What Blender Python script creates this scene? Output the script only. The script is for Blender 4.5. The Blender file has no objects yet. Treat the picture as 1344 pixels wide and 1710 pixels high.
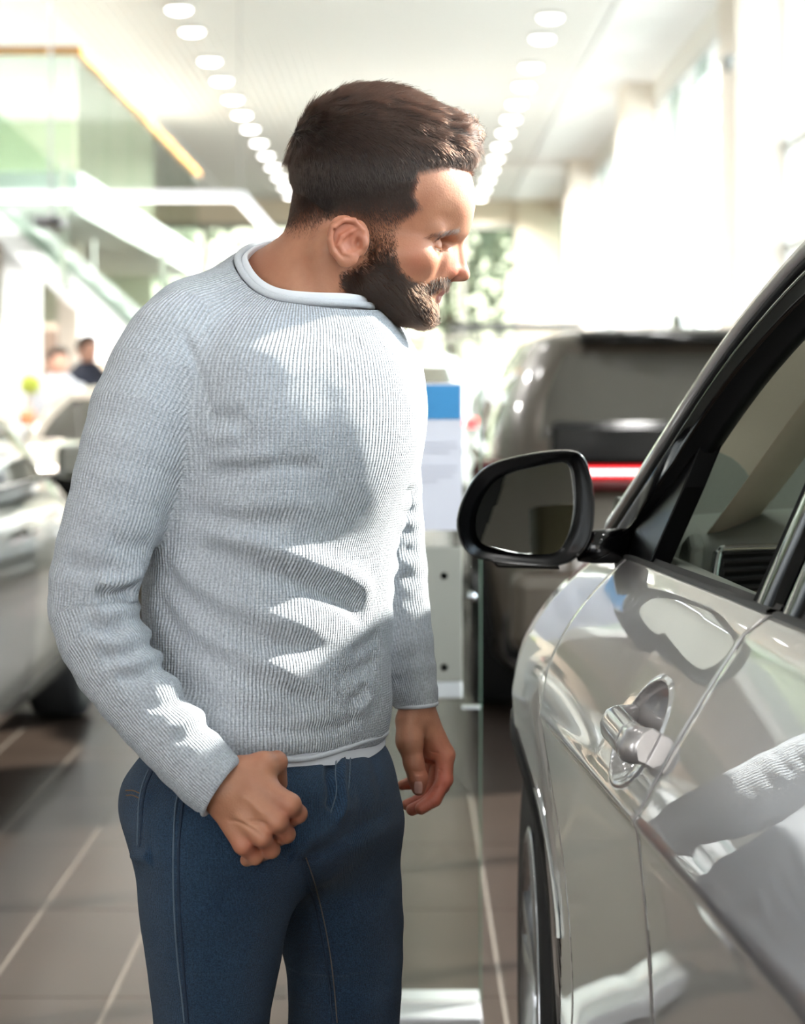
import bpy, math, random
import numpy as np
from mathutils import Vector, Matrix
random.seed(7); rng = np.random.default_rng(7)
PI = math.pi
SC = bpy.context.scene
COL = SC.collection
# ------------------------------------------------------------------ camera, sky, sun, exposure
FPX = 4000.0; CX, CY = 678.0, 650.0; CAMZ = 1.33       # focal length and vanishing point for the 1344x1710 frame
cam_d = bpy.data.cameras.new('camera'); cam = bpy.data.objects.new('camera', cam_d); COL.objects.link(cam)
cam.location = (0, 0, CAMZ); cam.rotation_euler = (PI/2, 0, 0)
cam_d.sensor_fit = 'VERTICAL'; cam_d.sensor_height = 36.0; cam_d.lens = FPX/1710*36
cam_d.shift_x = (672-CX)/1710; cam_d.shift_y = -(855-CY)/1710
cam_d.clip_start = 0.05; cam_d.clip_end = 400
cam_d.dof.use_dof = True; cam_d.dof.focus_distance = 2.80; cam_d.dof.aperture_fstop = 5.6
SC.camera = cam
SC.view_settings.view_transform = 'Standard'; SC.view_settings.look = 'None'
SC.view_settings.gamma = 1.0; SC.view_settings.use_curve_mapping = False
SC.view_settings.exposure = 0.36
SC.cycles.use_denoising = True
SC.cycles.max_bounces = 8; SC.cycles.transparent_max_bounces = 16
SC.cycles.sample_clamp_indirect = 8.0; SC.cycles.use_light_tree = True
SC.cycles.caustics_reflective = False; SC.cycles.caustics_refractive = False
w = bpy.data.worlds.new('sky'); SC.world = w; w.use_nodes = True
nt = w.node_tree; nt.nodes.clear()
out = nt.nodes.new('ShaderNodeOutputWorld'); bg = nt.nodes.new('ShaderNodeBackground')
tc = nt.nodes.new('ShaderNodeTexCoord'); sep = nt.nodes.new('ShaderNodeSeparateXYZ'); rmp = nt.nodes.new('ShaderNodeValToRGB')
nt.links.new(tc.outputs['Generated'], sep.inputs[0]); nt.links.new(sep.outputs['Z'], rmp.inputs[0])
rmp.color_ramp.elements[0].position = 0.0; rmp.color_ramp.elements[0].color = (1.0, 0.97, 0.93, 1)
rmp.color_ramp.elements[1].position = 0.7; rmp.color_ramp.elements[1].color = (0.62, 0.80, 1.0, 1)
nt.links.new(rmp.outputs[0], bg.inputs[0]); bg.inputs[1].default_value = 7.0
nt.links.new(bg.outputs[0], out.inputs[0])
sun_d = bpy.data.lights.new('sun', 'SUN'); sun_d.energy = 20; sun_d.angle = math.radians(1.5); sun_d.color = (1.0, 0.95, 0.88)
sun = bpy.data.objects.new('sun', sun_d); COL.objects.link(sun)
TO_SUN = Vector((0.83, 0.40, 0.66)).normalized()
sun.rotation_euler = TO_SUN.to_track_quat('Z', 'Y').to_euler(); sun.location = (6, 3, 6)

# ------------------------------------------------------------------ helpers
def W(px, py, D):
    return np.array([(px-CX)/FPX*D, D, CAMZ-(py-CY)/FPX*D])
def lin(c):
    return tuple(((v/255)/12.92 if v/255 <= .04045 else ((v/255+.055)/1.055)**2.4) for v in c)
_mats = {}
def mat(name, rgb, rough=.5, metal=0., coat=0., spec=.5, emit=None, es=0., noise=0., nscale=30., bump=0., bscale=200., bdist=.001,
        trans=0., sss=0., sheen=0., aniso=0.):
    if name in _mats: return _mats[name]
    m = bpy.data.materials.new(name); m.use_nodes = True; t = m.node_tree; b = t.nodes['Principled BSDF']
    c = lin(rgb)+(1,)
    b.inputs['Base Color'].default_value = c; b.inputs['Roughness'].default_value = rough; b.inputs['Metallic'].default_value = metal
    b.inputs['Coat Weight'].default_value = coat; b.inputs['Coat Roughness'].default_value = .03
    b.inputs['Specular IOR Level'].default_value = spec; b.inputs['Transmission Weight'].default_value = trans
    b.inputs['Subsurface Weight'].default_value = sss; b.inputs['Sheen Weight'].default_value = sheen
    if emit: b.inputs['Emission Color'].default_value = lin(emit)+(1,); b.inputs['Emission Strength'].default_value = es
    tcn = t.nodes.new('ShaderNodeTexCoord')
    nz = t.nodes.new('ShaderNodeTexNoise'); nz.inputs['Scale'].default_value = nscale; nz.inputs['Detail'].default_value = 4
    t.links.new(tcn.outputs['Object'], nz.inputs['Vector'])
    if noise:
        mx = t.nodes.new('ShaderNodeMixRGB'); mx.blend_type = 'MULTIPLY'; mx.inputs[0].default_value = noise
        cr = t.nodes.new('ShaderNodeValToRGB'); cr.color_ramp.elements[0].position = .3; cr.color_ramp.elements[1].position = .7
        cr.color_ramp.elements[0].color = (.55, .55, .55, 1); cr.color_ramp.elements[1].color = (1.25, 1.25, 1.25, 1)
        t.links.new(nz.outputs['Fac'], cr.inputs[0]); mx.inputs[1].default_value = c
        t.links.new(cr.outputs[0], mx.inputs[2]); t.links.new(mx.outputs[0], b.inputs['Base Color'])
    if bump:
        n2 = t.nodes.new('ShaderNodeTexNoise'); n2.inputs['Scale'].default_value = bscale; n2.inputs['Detail'].default_value = 3
        t.links.new(tcn.outputs['Object'], n2.inputs['Vector'])
        bp = t.nodes.new('ShaderNodeBump'); bp.inputs['Strength'].default_value = bump; bp.inputs['Distance'].default_value = bdist
        t.links.new(n2.outputs['Fac'], bp.inputs['Height']); t.links.new(bp.outputs[0], b.inputs['Normal'])
    _mats[name] = m; return m
def thin_glass(name, tint=(235, 245, 240), refl=1.0, rough=0.0):
    if name in _mats: return _mats[name]
    m = bpy.data.materials.new(name); m.use_nodes = True; t = m.node_tree; t.nodes.clear()
    o = t.nodes.new('ShaderNodeOutputMaterial'); mx = t.nodes.new('ShaderNodeMixShader')
    tr = t.nodes.new('ShaderNodeBsdfTransparent'); tr.inputs[0].default_value = lin(tint)+(1,)
    gl = t.nodes.new('ShaderNodeBsdfGlossy'); gl.inputs['Roughness'].default_value = rough
    fr = t.nodes.new('ShaderNodeFresnel'); fr.inputs['IOR'].default_value = 1.45
    mu = t.nodes.new('ShaderNodeMath'); mu.operation = 'MULTIPLY'; mu.inputs[1].default_value = refl
    t.links.new(fr.outputs[0], mu.inputs[0]); t.links.new(mu.outputs[0], mx.inputs[0])
    t.links.new(tr.outputs[0], mx.inputs[1]); t.links.new(gl.outputs[0], mx.inputs[2]); t.links.new(mx.outputs[0], o.inputs[0])
    _mats[name] = m; return m

def tag(o, label=None, cat=None, group=None, kind=None):
    if label: o['label'] = label
    if cat: o['category'] = cat
    if group: o['group'] = group
    if kind: o['kind'] = kind
    return o
def empty(name, loc=(0, 0, 0), label=None, cat=None, group=None, kind=None, rz=0.):
    o = bpy.data.objects.new(name, None); COL.objects.link(o); o.location = loc; o.rotation_euler = (0, 0, rz); o.empty_display_size = .1
    return tag(o, label, cat, group, kind)
def world_loc(o):
    m = Matrix.Identity(4)
    while o is not None:
        m = (Matrix.Translation(o.location) @ o.rotation_euler.to_matrix().to_4x4()) @ m; o = o.parent
    return m
def link(name, me, m, parent=None, local=False):
    """link a mesh; vertices are world coordinates unless local"""
    o = bpy.data.objects.new(name, me); COL.objects.link(o)
    if m is not None:
        if isinstance(m, (list, tuple)):
            for q in m: me.materials.append(q)
        else: me.materials.append(m)
    if parent is not None:
        o.parent = parent
        if not local: me.transform(world_loc(parent).inverted())
    return o
def np_mesh(name, V, F, smooth=True):
    """V (n,3), F (m,4) or (m,3) int array"""
    me = bpy.data.meshes.new(name); n, k = F.shape
    me.vertices.add(len(V)); me.vertices.foreach_set('co', np.asarray(V, np.float32).ravel())
    me.loops.add(n*k); me.loops.foreach_set('vertex_index', F.astype(np.int32).ravel())
    me.polygons.add(n); me.polygons.foreach_set('loop_start', np.arange(0, n*k, k, dtype=np.int32))
    me.update(calc_edges=True)
    me.polygons.foreach_set('use_smooth', np.full(n, smooth))
    return me
class MB:
    """collects simple shapes into one mesh"""
    def __init__(s): s.v = []; s.f = []; s.sm = []
    def add(s, V, F, smooth=False):
        b = len(s.v); s.v += [tuple(map(float, p)) for p in V]
        for f in F: s.f.append(tuple(b+i for i in f)); s.sm.append(smooth)
        return s
    def box(s, c, d, rz=0., R=None):
        x, y, z = d[0]/2, d[1]/2, d[2]/2
        V = np.array([(-x,-y,-z),(x,-y,-z),(x,y,-z),(-x,y,-z),(-x,-y,z),(x,-y,z),(x,y,z),(-x,y,z)])
        if R is None: R = np.array(Matrix.Rotation(rz, 3, 'Z'))
        V = V@np.array(R).T+np.array(c)
        return s.add(V, [(3,2,1,0),(4,5,6,7),(0,1,5,4),(1,2,6,5),(2,3,7,6),(3,0,4,7)])
    def bx(s, x0, x1, y0, y1, z0, z1):
        return s.box(((x0+x1)/2, (y0+y1)/2, (z0+z1)/2), (abs(x1-x0), abs(y1-y0), abs(z1-z0)))
    def beam(s, a, b, w_, h_, up=(0, 0, 1)):
        a, b = Vector(a), Vector(b); d = (b-a); L = d.length; d.normalize(); u = Vector(up)
        r = d.cross(u)
        if r.length < 1e-4: r = Vector((1, 0, 0))
        r.normalize(); u = r.cross(d)
        R = np.array([r, d, u]).T
        return s.box((a+b)/2, (w_, L, h_), R=R)
    def tube(s, P, r, n=8, cap=True, closed=False):
        P = [Vector(p) for p in P]; N = len(P)
        rr = r if isinstance(r, (list, tuple, np.ndarray)) else [r]*N
        V = []; pu = None
        for i, p in enumerate(P):
            if closed: t = P[(i+1) % N]-P[i-1]
            else: t = (P[min(i+1, N-1)]-P[max(i-1, 0)])
            t.normalize()
            if pu is None:
                u = t.orthogonal().normalized()
            else:
                u = pu-t*pu.dot(t); u.normalize()
            pu = u; v = t.cross(u)
            for k in range(n):
                a = 2*PI*k/n; V.append(p+(u*math.cos(a)+v*math.sin(a))*rr[i])
        F = []
        for i in range(N if closed else N-1):
            j = (i+1) % N
            for k in range(n): F.append((i*n+k, i*n+(k+1) % n, j*n+(k+1) % n, j*n+k))
        s.add(V, F, True)
        if cap and not closed:
            s.add([V[k] for k in range(n)], [tuple(range(n))[::-1]]); s.add([V[(N-1)*n+k] for k in range(n)], [tuple(range(n))])
        return s
    def lathe(s, prof, c, axis='Z', n=24, smooth=True, close=True):
        """prof: list of (radius, along)"""
        V = []; F = []; m = len(prof)
        for (r, h) in prof:
            for k in range(n):
                a = 2*PI*k/n; x, y = r*math.cos(a), r*math.sin(a)
                p = (x, y, h) if axis == 'Z' else ((h, x, y) if axis == 'X' else (y, h, x))
                V.append((p[0]+c[0], p[1]+c[1], p[2]+c[2]))
        for i in range(m-1):
            for k in range(n): F.append((i*n+k, i*n+(k+1) % n, (i+1)*n+(k+1) % n, (i+1)*n+k))
        s.add(V, F, smooth); return s
    def grid(s, G, smooth=True, flip=False):
        """G: array (a,b,3)"""
        a, b = G.shape[:2]; F = []
        for i in range(a-1):
            for j in range(b-1):
                q = (i*b+j, i*b+j+1, (i+1)*b+j+1, (i+1)*b+j); F.append(q[::-1] if flip else q)
        return s.add(G.reshape(-1, 3), F, smooth)
    def prism(s, poly, d, flip=False):
        """poly: list of 3D points of a planar outline; d: extrusion vector"""
        n = len(poly); V = [np.array(p, float) for p in poly]+[np.array(p, float)+np.array(d) for p in poly]
        F = [tuple(range(n))[::-1], tuple(range(n, 2*n))]+[(i, (i+1) % n, n+(i+1) % n, n+i) for i in range(n)]
        return s.add(V, F)
    def build(s, name, m, parent=None, bevel=0., local=False, fix=True, sharp=None):
        me = bpy.data.meshes.new(name); me.from_pydata(s.v, [], s.f); me.update()
        me.polygons.foreach_set('use_smooth', np.array(s.sm, bool))
        if fix:
            import bmesh
            bm = bmesh.new(); bm.from_mesh(me); bmesh.ops.recalc_face_normals(bm, faces=bm.faces); bm.to_mesh(me); bm.free()
        o = link(name, me, m, parent, local)
        if bevel:
            b = o.modifiers.new('b', 'BEVEL'); b.width = bevel; b.segments = 2; b.limit_method = 'ANGLE'; b.angle_limit = math.radians(40)
        return o
def smooth_curve(P, n):
    """Catmull-Rom through rows of P resampled to n rows"""
    P = np.asarray(P, float); m = len(P); t = np.linspace(0, m-1, n); i = np.clip(t.astype(int), 0, m-2); u = (t-i)[:, None]
    p0 = P[np.clip(i-1, 0, m-1)]; p1 = P[i]; p2 = P[i+1]; p3 = P[np.clip(i+2, 0, m-1)]
    return .5*((2*p1)+(-p0+p2)*u+(2*p0-5*p1+4*p2-p3)*u**2+(-p0+3*p1-3*p2+p3)*u**3)
def copy_tree(o, parent=None):
    c = o.copy(); COL.objects.link(c); c.parent = parent
    for ch in list(o.children): copy_tree(ch, c)
    return c

# ------------------------------------------------------------------ implicit surfaces
def smin(a, b, k):
    h = np.clip(.5+.5*(b-a)/k, 0, 1); return b*(1-h)+a*h-k*h*(1-h)
def smax(a, b, k): return -smin(-a, -b, k)
def cone(P, a, b, r1, r2):
    a = np.asarray(a); ba = np.asarray(b)-a; pa = P-a; t = np.clip(pa@ba/(ba@ba), 0, 1)
    return np.linalg.norm(pa-t[:, None]*ba, axis=1)-(r1+(r2-r1)*t)
def chain(P, pts, k=.02):
    """pts: list of (point, radius)"""
    d = None
    for (a, ra), (b, rb) in zip(pts[:-1], pts[1:]):
        e = cone(P, a, b, ra, rb); d = e if d is None else smin(d, e, k)
    return d
def ell(P, c, r, R=None):
    q = P-np.asarray(c)
    if R is not None: q = q@R
    r = np.asarray(r); k0 = np.linalg.norm(q/r, axis=1); k1 = np.linalg.norm(q/(r*r), axis=1)+1e-9
    return k0*(k0-1)/k1
def extract(field, bmin, bmax, h, snap=True):
    """surface nets over a sparse block grid; returns V, F"""
    B = 8; bmin = np.array(bmin, float); n = np.ceil((np.array(bmax)-bmin)/h).astype(int)+1; nb = -(-n//B); n = nb*B
    G = np.empty(n, np.float32)
    bc = np.stack(np.meshgrid(*[np.arange(k) for k in nb], indexing='ij'), -1).reshape(-1, 3)
    cen = bmin+(bc*B+(B-1)/2)*h
    dc = np.concatenate([field(cen[i:i+60000]) for i in range(0, len(cen), 60000)])
    rad = B*h*.9*1.35
    G6 = G.reshape(nb[0], B, nb[1], B, nb[2], B)
    G6[...] = np.where(dc > 0, 1., -1.).reshape(nb)[:, None, :, None, :, None]
    act = bc[np.abs(dc) < rad]
    loc = np.stack(np.meshgrid(*[np.arange(B)]*3, indexing='ij'), -1).reshape(-1, 3)
    for i in range(0, len(act), 400):
        a = act[i:i+400]; idx = (a[:, None]*B+loc[None]).reshape(-1, 3); d = field(bmin+idx*h)
        G[idx[:, 0], idx[:, 1], idx[:, 2]] = d
    S = G < 0
    c = np.zeros(np.array(S.shape)-1, np.uint8)
    for dx in (0, 1):
        for dy in (0, 1):
            for dz in (0, 1): c += S[dx:S.shape[0]-1+dx, dy:S.shape[1]-1+dy, dz:S.shape[2]-1+dz]
    cells = np.argwhere((c > 0) & (c < 8)); vid = np.full(c.shape, -1, np.int32); vid[tuple(cells.T)] = np.arange(len(cells))
    acc = np.zeros((len(cells), 3)); cnt = np.zeros(len(cells))
    for ax in range(3):
        o1, o2 = [(1, 2), (0, 2), (0, 1)][ax]
        for u in (0, 1):
            for v in (0, 1):
                p = cells.copy(); p[:, o1] += u; p[:, o2] += v; q = p.copy(); q[:, ax] += 1
                g0 = G[tuple(p.T)]; g1 = G[tuple(q.T)]; m = (g0 < 0) != (g1 < 0)
                t = g0[m]/(g0[m]-g1[m]); pt = p[m].astype(float); pt[:, ax] += t
                acc[m] += pt; cnt[m] += 1
    V = bmin+acc/cnt[:, None]*h
    F = []
    for ax in range(3):
        o1, o2 = [(1, 2), (2, 0), (0, 1)][ax]
        sl0 = [slice(None)]*3; sl1 = [slice(None)]*3; sl0[ax] = slice(0, -1); sl1[ax] = slice(1, None)
        s0 = S[tuple(sl0)]; s1 = S[tuple(sl1)]; e = np.argwhere(s0 != s1)
        e = e[(e[:, o1] > 0) & (e[:, o2] > 0)]; e = e[(e[:, o1] < c.shape[o1]) & (e[:, o2] < c.shape[o2])]
        fl = s0[tuple(e.T)]
        def at(du, dv):
            q = e.copy(); q[:, o1] -= du; q[:, o2] -= dv; return vid[tuple(q.T)]
        Q = np.stack([at(1, 1), at(0, 1), at(0, 0), at(1, 0)], 1)
        Q[~fl] = Q[~fl][:, ::-1]; F.append(Q)
    F = np.concatenate(F); F = F[(F >= 0).all(1)]
    if snap:
        for _ in range(2):
            e = h*.3; d0 = field(V)
            g = np.stack([field(V+np.eye(3)[i]*e)-field(V-np.eye(3)[i]*e) for i in range(3)], 1)/(2*e)
            g2 = (g*g).sum(1)+1e-6; st = -(d0/np.maximum(g2, .3))[:, None]*g
            L = np.linalg.norm(st, axis=1, keepdims=True); st *= np.minimum(1, h*.5/(L+1e-9)); V = V+st
    return V, F
def vnormals(V, F):
    fn = np.cross(V[F[:, 2]]-V[F[:, 0]], V[F[:, 3 if F.shape[1] == 4 else 1]]-V[F[:, 1 if F.shape[1] == 4 else 0]])
    N = np.zeros_like(V)
    for k in range(F.shape[1]): np.add.at(N, F[:, k], fn)
    return N/(np.linalg.norm(N, axis=1, keepdims=True)+1e-12)
def laplace(V, F, it=1, lam=.5):
    e = np.concatenate([F[:, [0, 1]], F[:, [1, 2]], F[:, [2, 3]], F[:, [3, 0]]])
    for _ in range(it):
        A = np.zeros_like(V); c = np.zeros(len(V)); np.add.at(A, e[:, 0], V[e[:, 1]]); np.add.at(c, e[:, 0], 1)
        V = V+lam*(A/np.maximum(c, 1)[:, None]-V)
    return V
def raymarch(field, px, py, D0=2.2, D1=3.6):
    d = np.array([(px-CX)/FPX, 1., -(py-CY)/FPX]); L = np.linalg.norm(d); D = D0
    for _ in range(80):
        s = field((np.array([0, 0, CAMZ])+d*D)[None])[0]
        if s < 2e-4: break
        D += s*.7/L
        if D > D1: return None
    return np.array([0, 0, CAMZ])+d*D
def seg_dist(V, poly):
    """distance of V to a 3D polyline and the parameter 0..1 along it"""
    best = np.full(len(V), 9.); par = np.zeros(len(V)); n = len(poly)-1
    for i in range(n):
        a, b = poly[i], poly[i+1]; ba = b-a; t = np.clip((V-a)@ba/(ba@ba+1e-12), 0, 1)
        d = np.linalg.norm(V-a-t[:, None]*ba, axis=1); m = d < best; best[m] = d[m]; par[m] = (i+t[m])/n
    return best, par
def in_poly(x, y, poly):
    c = np.zeros(len(x), bool); n = len(poly); j = n-1
    for i in range(n):
        xi, yi = poly[i]; xj, yj = poly[j]
        m = ((yi > y) != (yj > y)) & (x < (xj-xi)*(y-yi)/((yj-yi) if yj != yi else 1e-9)+xi); c ^= m; j = i
    return c
# ------------------------------------------------------------------ the showroom
CEIL = 5.0; XR = 2.95
tile_m = mat('floor_tile', (46, 38, 33), .30, noise=.3, nscale=3.0, spec=.08)
grout_m = mat('grout', (84, 76, 68), .6, noise=.2, nscale=8)
TX, TY = .285, .88; X0t, Y0t = -.643, 5.24
g = MB(); g.bx(-14, 8, -7, 50, -.12, -.0012); floor = tag(g.build('floor', grout_m), kind='structure')
tm = MB(); tm.box((0, 0, -.004), (TX-.011, TY-.004, .008)); tile0 = tm.build('floor_tile', tile_m, floor, local=True); tile0.location = (9, 9, 0)
tile_mesh = tile0.data; first = True; far = MB()
i0, i1 = math.floor((-14-X0t)/TX), math.ceil((8-X0t)/TX)
for j in range(-14, 50):
    y = Y0t+TY*(j+.5)
    for i in range(i0, i1):
        x = X0t+TX*(i+.5)
        if -2.1 < x < .55 and 3.6 < y < 19.3 and abs(x) < .19*y+.3:
            if first: o = tile0; first = False
            else: o = tile0.copy(); COL.objects.link(o)
            o.location = (x, y, 0)
        elif abs(x) < 8 and y < 34: far.bx(x-TX/2+.005, x+TX/2-.005, y-TY/2+.0025, y+TY/2-.0025, -.004, 0)
far.bx(-14, 8, 34, 50, -.004, 0)
tag(far.build('floor_tile', tile_m, floor, fix=False), kind='stuff')
# ceiling
ceil_m = mat('ceiling_white', (242, 241, 238), .7, noise=.04, nscale=2); slat_m = mat('ceiling_slat', (230, 227, 221), .6)
g = MB(); g.bx(-14, XR+.3, -7, 50, CEIL+.03, CEIL+.15); ceiling = tag(g.build('ceiling', ceil_m), kind='structure')
g = MB(); g.bx(-14, -3.40, 8, 50, CEIL-.02, CEIL+.03); g.build('ceiling_panel', ceil_m, ceiling)
g = MB(); g.bx(2.0, XR+.3, 8, 50, CEIL-.01, CEIL+.03); g.build('ceiling_panel', ceil_m, ceiling)
g = MB(); g.box((0, 29, CEIL+.012), (.088, 42, .030)); s0 = g.build('ceiling_slat', slat_m, ceiling, local=True); s0.location = (-3.35, 0, 0)
for i in range(1, 53):
    o = s0.copy(); COL.objects.link(o); o.location = (-3.35+.1*i, 0, 0)
# downlights and added fill lights
def lamp_thing(x, y, label, grp):
    t = empty('ceiling_lamp', (x, y, CEIL), label, 'lamp', grp); return t
hous_m = mat('lamp_housing', (200, 198, 192), .4); emit_m = mat('lamp_glow', (255, 255, 255), .5, emit=(255, 252, 248), es=9)
hm_ = MB(); hm_.lathe([(.0, .0), (.135, .0), (.140, -.035), (.125, -.045), (.118, -.03)], (0, 0, 0), n=20)
dm_ = MB(); dm_.lathe([(.0, -.075), (.07, -.072), (.105, -.055), (.118, -.03), (.0, -.03)], (0, 0, 0), n=20)
def lamp_or_fill(p, power, size, name='downlight_or_fill'):
    d = bpy.data.lights.new(name, 'AREA'); d.shape = 'DISK'; d.size = size; d.energy = power; d.color = (1, .98, .955); d.spread = math.radians(150)
    o = bpy.data.objects.new(name, d); COL.objects.link(o); o.location = p; return o
for yy in np.arange(-5, 20, 2.6):
    for xx in (-2.17, 1.41): lamp_or_fill((xx, yy, CEIL-.05), 8, .25)
lamp_or_fill((-3.45, 20.3, 2.80), 60, .3)  # added fill without a fixture, brightens the white column by the stairs
for xx in (-3.2, -4.6): lamp_or_fill((xx, 16.5, CEIL-.05), 150, .3)  # added fill without fixtures, lifts the staircase towards white
for yy in (22.5, 25.5, 28.5, 31):  # added fill without fixtures, brightens the space under and above the mezzanine
    for xx in (-3.9, -6.0): lamp_or_fill((xx, yy, 2.82), 80, .3); lamp_or_fill((xx, yy, CEIL-.05), 60, .3)
t0 = None; ORD = ['nearest one', 'second one', 'third one', 'fourth one', 'fifth one', 'sixth one', 'seventh one', 'eighth one', 'ninth one', 'tenth one', 'fourth from the far end', 'third from the far end', 'last but one', 'farthest one']
for (x, grp, side) in ((-2.17, 'downlights in the left ceiling row', 'left'), (1.41, 'downlights in the right ceiling row', 'right')):
    for i, y in enumerate([21.3, 22.9, 24.3, 26.5, 28.2, 30.0, 31.7, 33.4, 35.3, 37.2, 39.1, 41.0, 43.0, 45.0]):
        if side == 'right': y += .5
        t = lamp_thing(x, y, 'round white downlight, %s of the long %s-hand ceiling row' % (ORD[i], side), grp)
        if t0 is None:
            t0 = t; hs = hm_.build('housing', hous_m, t, local=True); df_ = dm_.build('diffuser', emit_m, t, local=True)
        else:
            for q in (hs, df_): c = q.copy(); COL.objects.link(c); c.parent = t
        lamp_or_fill((x, y, CEIL-.09), 155, .12)
# right window wall
wall_m = mat('wall_white', (238, 234, 226), .6, noise=.05, nscale=3); col_m = mat('column_cream', (236, 226, 212), .6, noise=.05, nscale=3)
frame_m = mat('window_frame', (226, 228, 226), .4); pane_m = thin_glass('pane_glass', (252, 254, 253), .35); frost_m = thin_glass('pane_tinted', (214, 224, 220), .35)
g = MB(); g.bx(XR, XR+.3, -7, 50, 0, .35); g.bx(XR, XR+.3, -7, 50, 4.72, CEIL+.1); tag(g.build('wall_right', wall_m), kind='structure')
cols = [-.3-9.6, -.3, 9.3, 18.9, 28.5, 38.1, 47.7]
for k, y in enumerate(cols):
    g = MB(); g.bx(2.60, XR+.35, y, y+1.05, 0, CEIL+.05); g.bx(2.585, 2.60, y-.015, y+1.065, 0, .12); tag(g.build('column', col_m, bevel=.01), kind='structure')
wn = 1
for k in range(len(cols)-1):
    y0, y1 = cols[k]+1.05, cols[k+1]; wr = tag(bpy.data.objects.new('window_%d' % wn, None), kind='structure'); COL.objects.link(wr); wn += 1; wr.location = (XR, y0, 0)
    n = 7; dy = (y1-y0)/n; zs = [.35, 1.55, 2.45, 3.25, 4.72]
    for i in range(n+1):
        g = MB(); y = y0+i*dy; g.bx(XR+.04, XR+.09, y-.025, y+.025, .35, 4.72); g.build('mullion', frame_m, wr)
    for z in zs:
        g = MB(); g.bx(XR+.04, XR+.09, y0, y1, z-.03, z+.03); g.build('transom', frame_m, wr)
    for i in range(n):
        for j in range(4):
            g = MB(); y = y0+i*dy; g.bx(XR+.07, XR+.078, y+.03, y+dy-.03, zs[j]+.03, zs[j+1]-.03); g.build('pane', frost_m if k > 1 and ((j == 3 and i % 2) or (j == 1 and i % 3 == 1)) else pane_m, wr)
g = MB(); g.bx(-14.2, -14, -7, 50, 0, CEIL+.1); tag(g.build('wall_left', wall_m), kind='structure')
g = MB(); g.bx(-14, -10.5, -7.2, -7, 0, CEIL); g.bx(-7.5, -4.5, -7.2, -7, 0, CEIL); g.bx(-1.5, 1.5, -7.2, -7, 0, CEIL); g.bx(-10.5, -7.5, -7.2, -7, 3.6, CEIL); g.bx(-4.5, -1.5, -7.2, -7, 3.6, CEIL); g.bx(1.5, XR+.3, -7.2, -7, 3.6, CEIL)
tag(g.build('wall_front', wall_m), kind='structure')
# small fittings on columns
for y in (18.9, 9.3):
    g = MB(); g.lathe([(0, 0), (.05, 0), (.055, -.05), (.03, -.11), (0, -.12)], (2.54, y-.02, 3.95 if y > 10 else 3.2), n=14); g.bx(2.52, 2.60, y-.04, y, 3.94 if y > 10 else 3.19, 3.97 if y > 10 else 3.22)
    tag(g.build('camera_fitting', mat('fitting_grey', (150, 150, 146), .4)), 'small grey security camera on the %s column of the window wall' % ('second' if y > 10 else 'nearest'), 'camera')
# back wall glazing
g = MB(); g.bx(-14, XR+.3, 46.5, 46.8, 4.55, CEIL+.1); g.bx(2.15, XR+.3, 46.4, 46.8, 0, CEIL); g.bx(-14, -5.2, 46.5, 46.8, 0, CEIL); tag(g.build('wall_back', mat('wall_sand', (214, 200, 176), .6)), kind='structure')
bw_ = tag(bpy.data.objects.new('window_%d' % wn, None), kind='structure'); COL.objects.link(bw_); bw_.location = (0, 46.5, 0)
back_pane = thin_glass('pane_green', (196, 200, 188), .6); dk = mat('frame_grey', (150, 148, 136), .5)
xs = [-5.2, -3.9, -2.6, -1.3, 0, 1.1, 2.15]
for x in xs: g = MB(); g.bx(x-.05, x+.05, 46.5, 46.65, 0, 4.55); g.build('mullion', dk, bw_)
for z in (0.05, 2.3, 4.5): g = MB(); g.bx(-5.2, 2.15, 46.5, 46.62, z-.05, z+.05); g.build('transom', dk, bw_)
for a, b in zip(xs[:-1], xs[1:]):
    for z0, z1 in ((.1, 2.25), (2.35, 4.45)): g = MB(); g.bx(a+.05, b-.05, 46.55, 46.56, z0, z1); g.build('pane', back_pane, bw_)
# outside ground and trees seen through the back glazing
g = MB(); g.bx(-80, 90, -60, 160, -.30, -.14); tag(g.build('ground', mat('pavement', (196, 194, 188), .8, noise=.2, nscale=.5)), kind='structure')
leaf_m = mat('tree_leaf', (140, 146, 130), .8, noise=.4, nscale=3); bark = mat('bark', (96, 82, 68), .9)
def tree(x, y, h, label, seed):
    t = empty('tree', (x, y, -.14), label, 'tree'); r = np.random.default_rng(seed)
    g = MB(); g.tube([(0, 0, 0), (.1, 0, h*.3), (-.05, .1, h*.6), (.05, 0, h*.85)], [.22, .18, .12, .05], 8); g.build('trunk', bark, t, local=True)
    g = MB(); n = 1300; c = r.normal(size=(n, 3))*np.array([h*.20, h*.20, h*.17])+np.array([0, 0, h*.68])
    for p in c:
        a, b = r.normal(size=(2, 3)); a /= np.linalg.norm(a); b = np.cross(a, b); b /= np.linalg.norm(b); s_ = r.uniform(.12, .26)
        g.add([p-a*s_, p+b*s_*.6, p+a*s_, p-b*s_*.6], [(0, 1, 2, 3)])
    o = g.build('foliage', leaf_m, t, local=True, fix=False); o['kind'] = 'stuff'
tree(.9, 53, 7.5, 'leafy tree outside the back glazing just left of the cream wall', 1); tree(-7.6, 57, 8.5, 'leafy tree outside the back glazing behind the man', 2)
tree(5.5, 64, 9, 'tall tree outside, farthest back behind the back glazing', 3)

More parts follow.
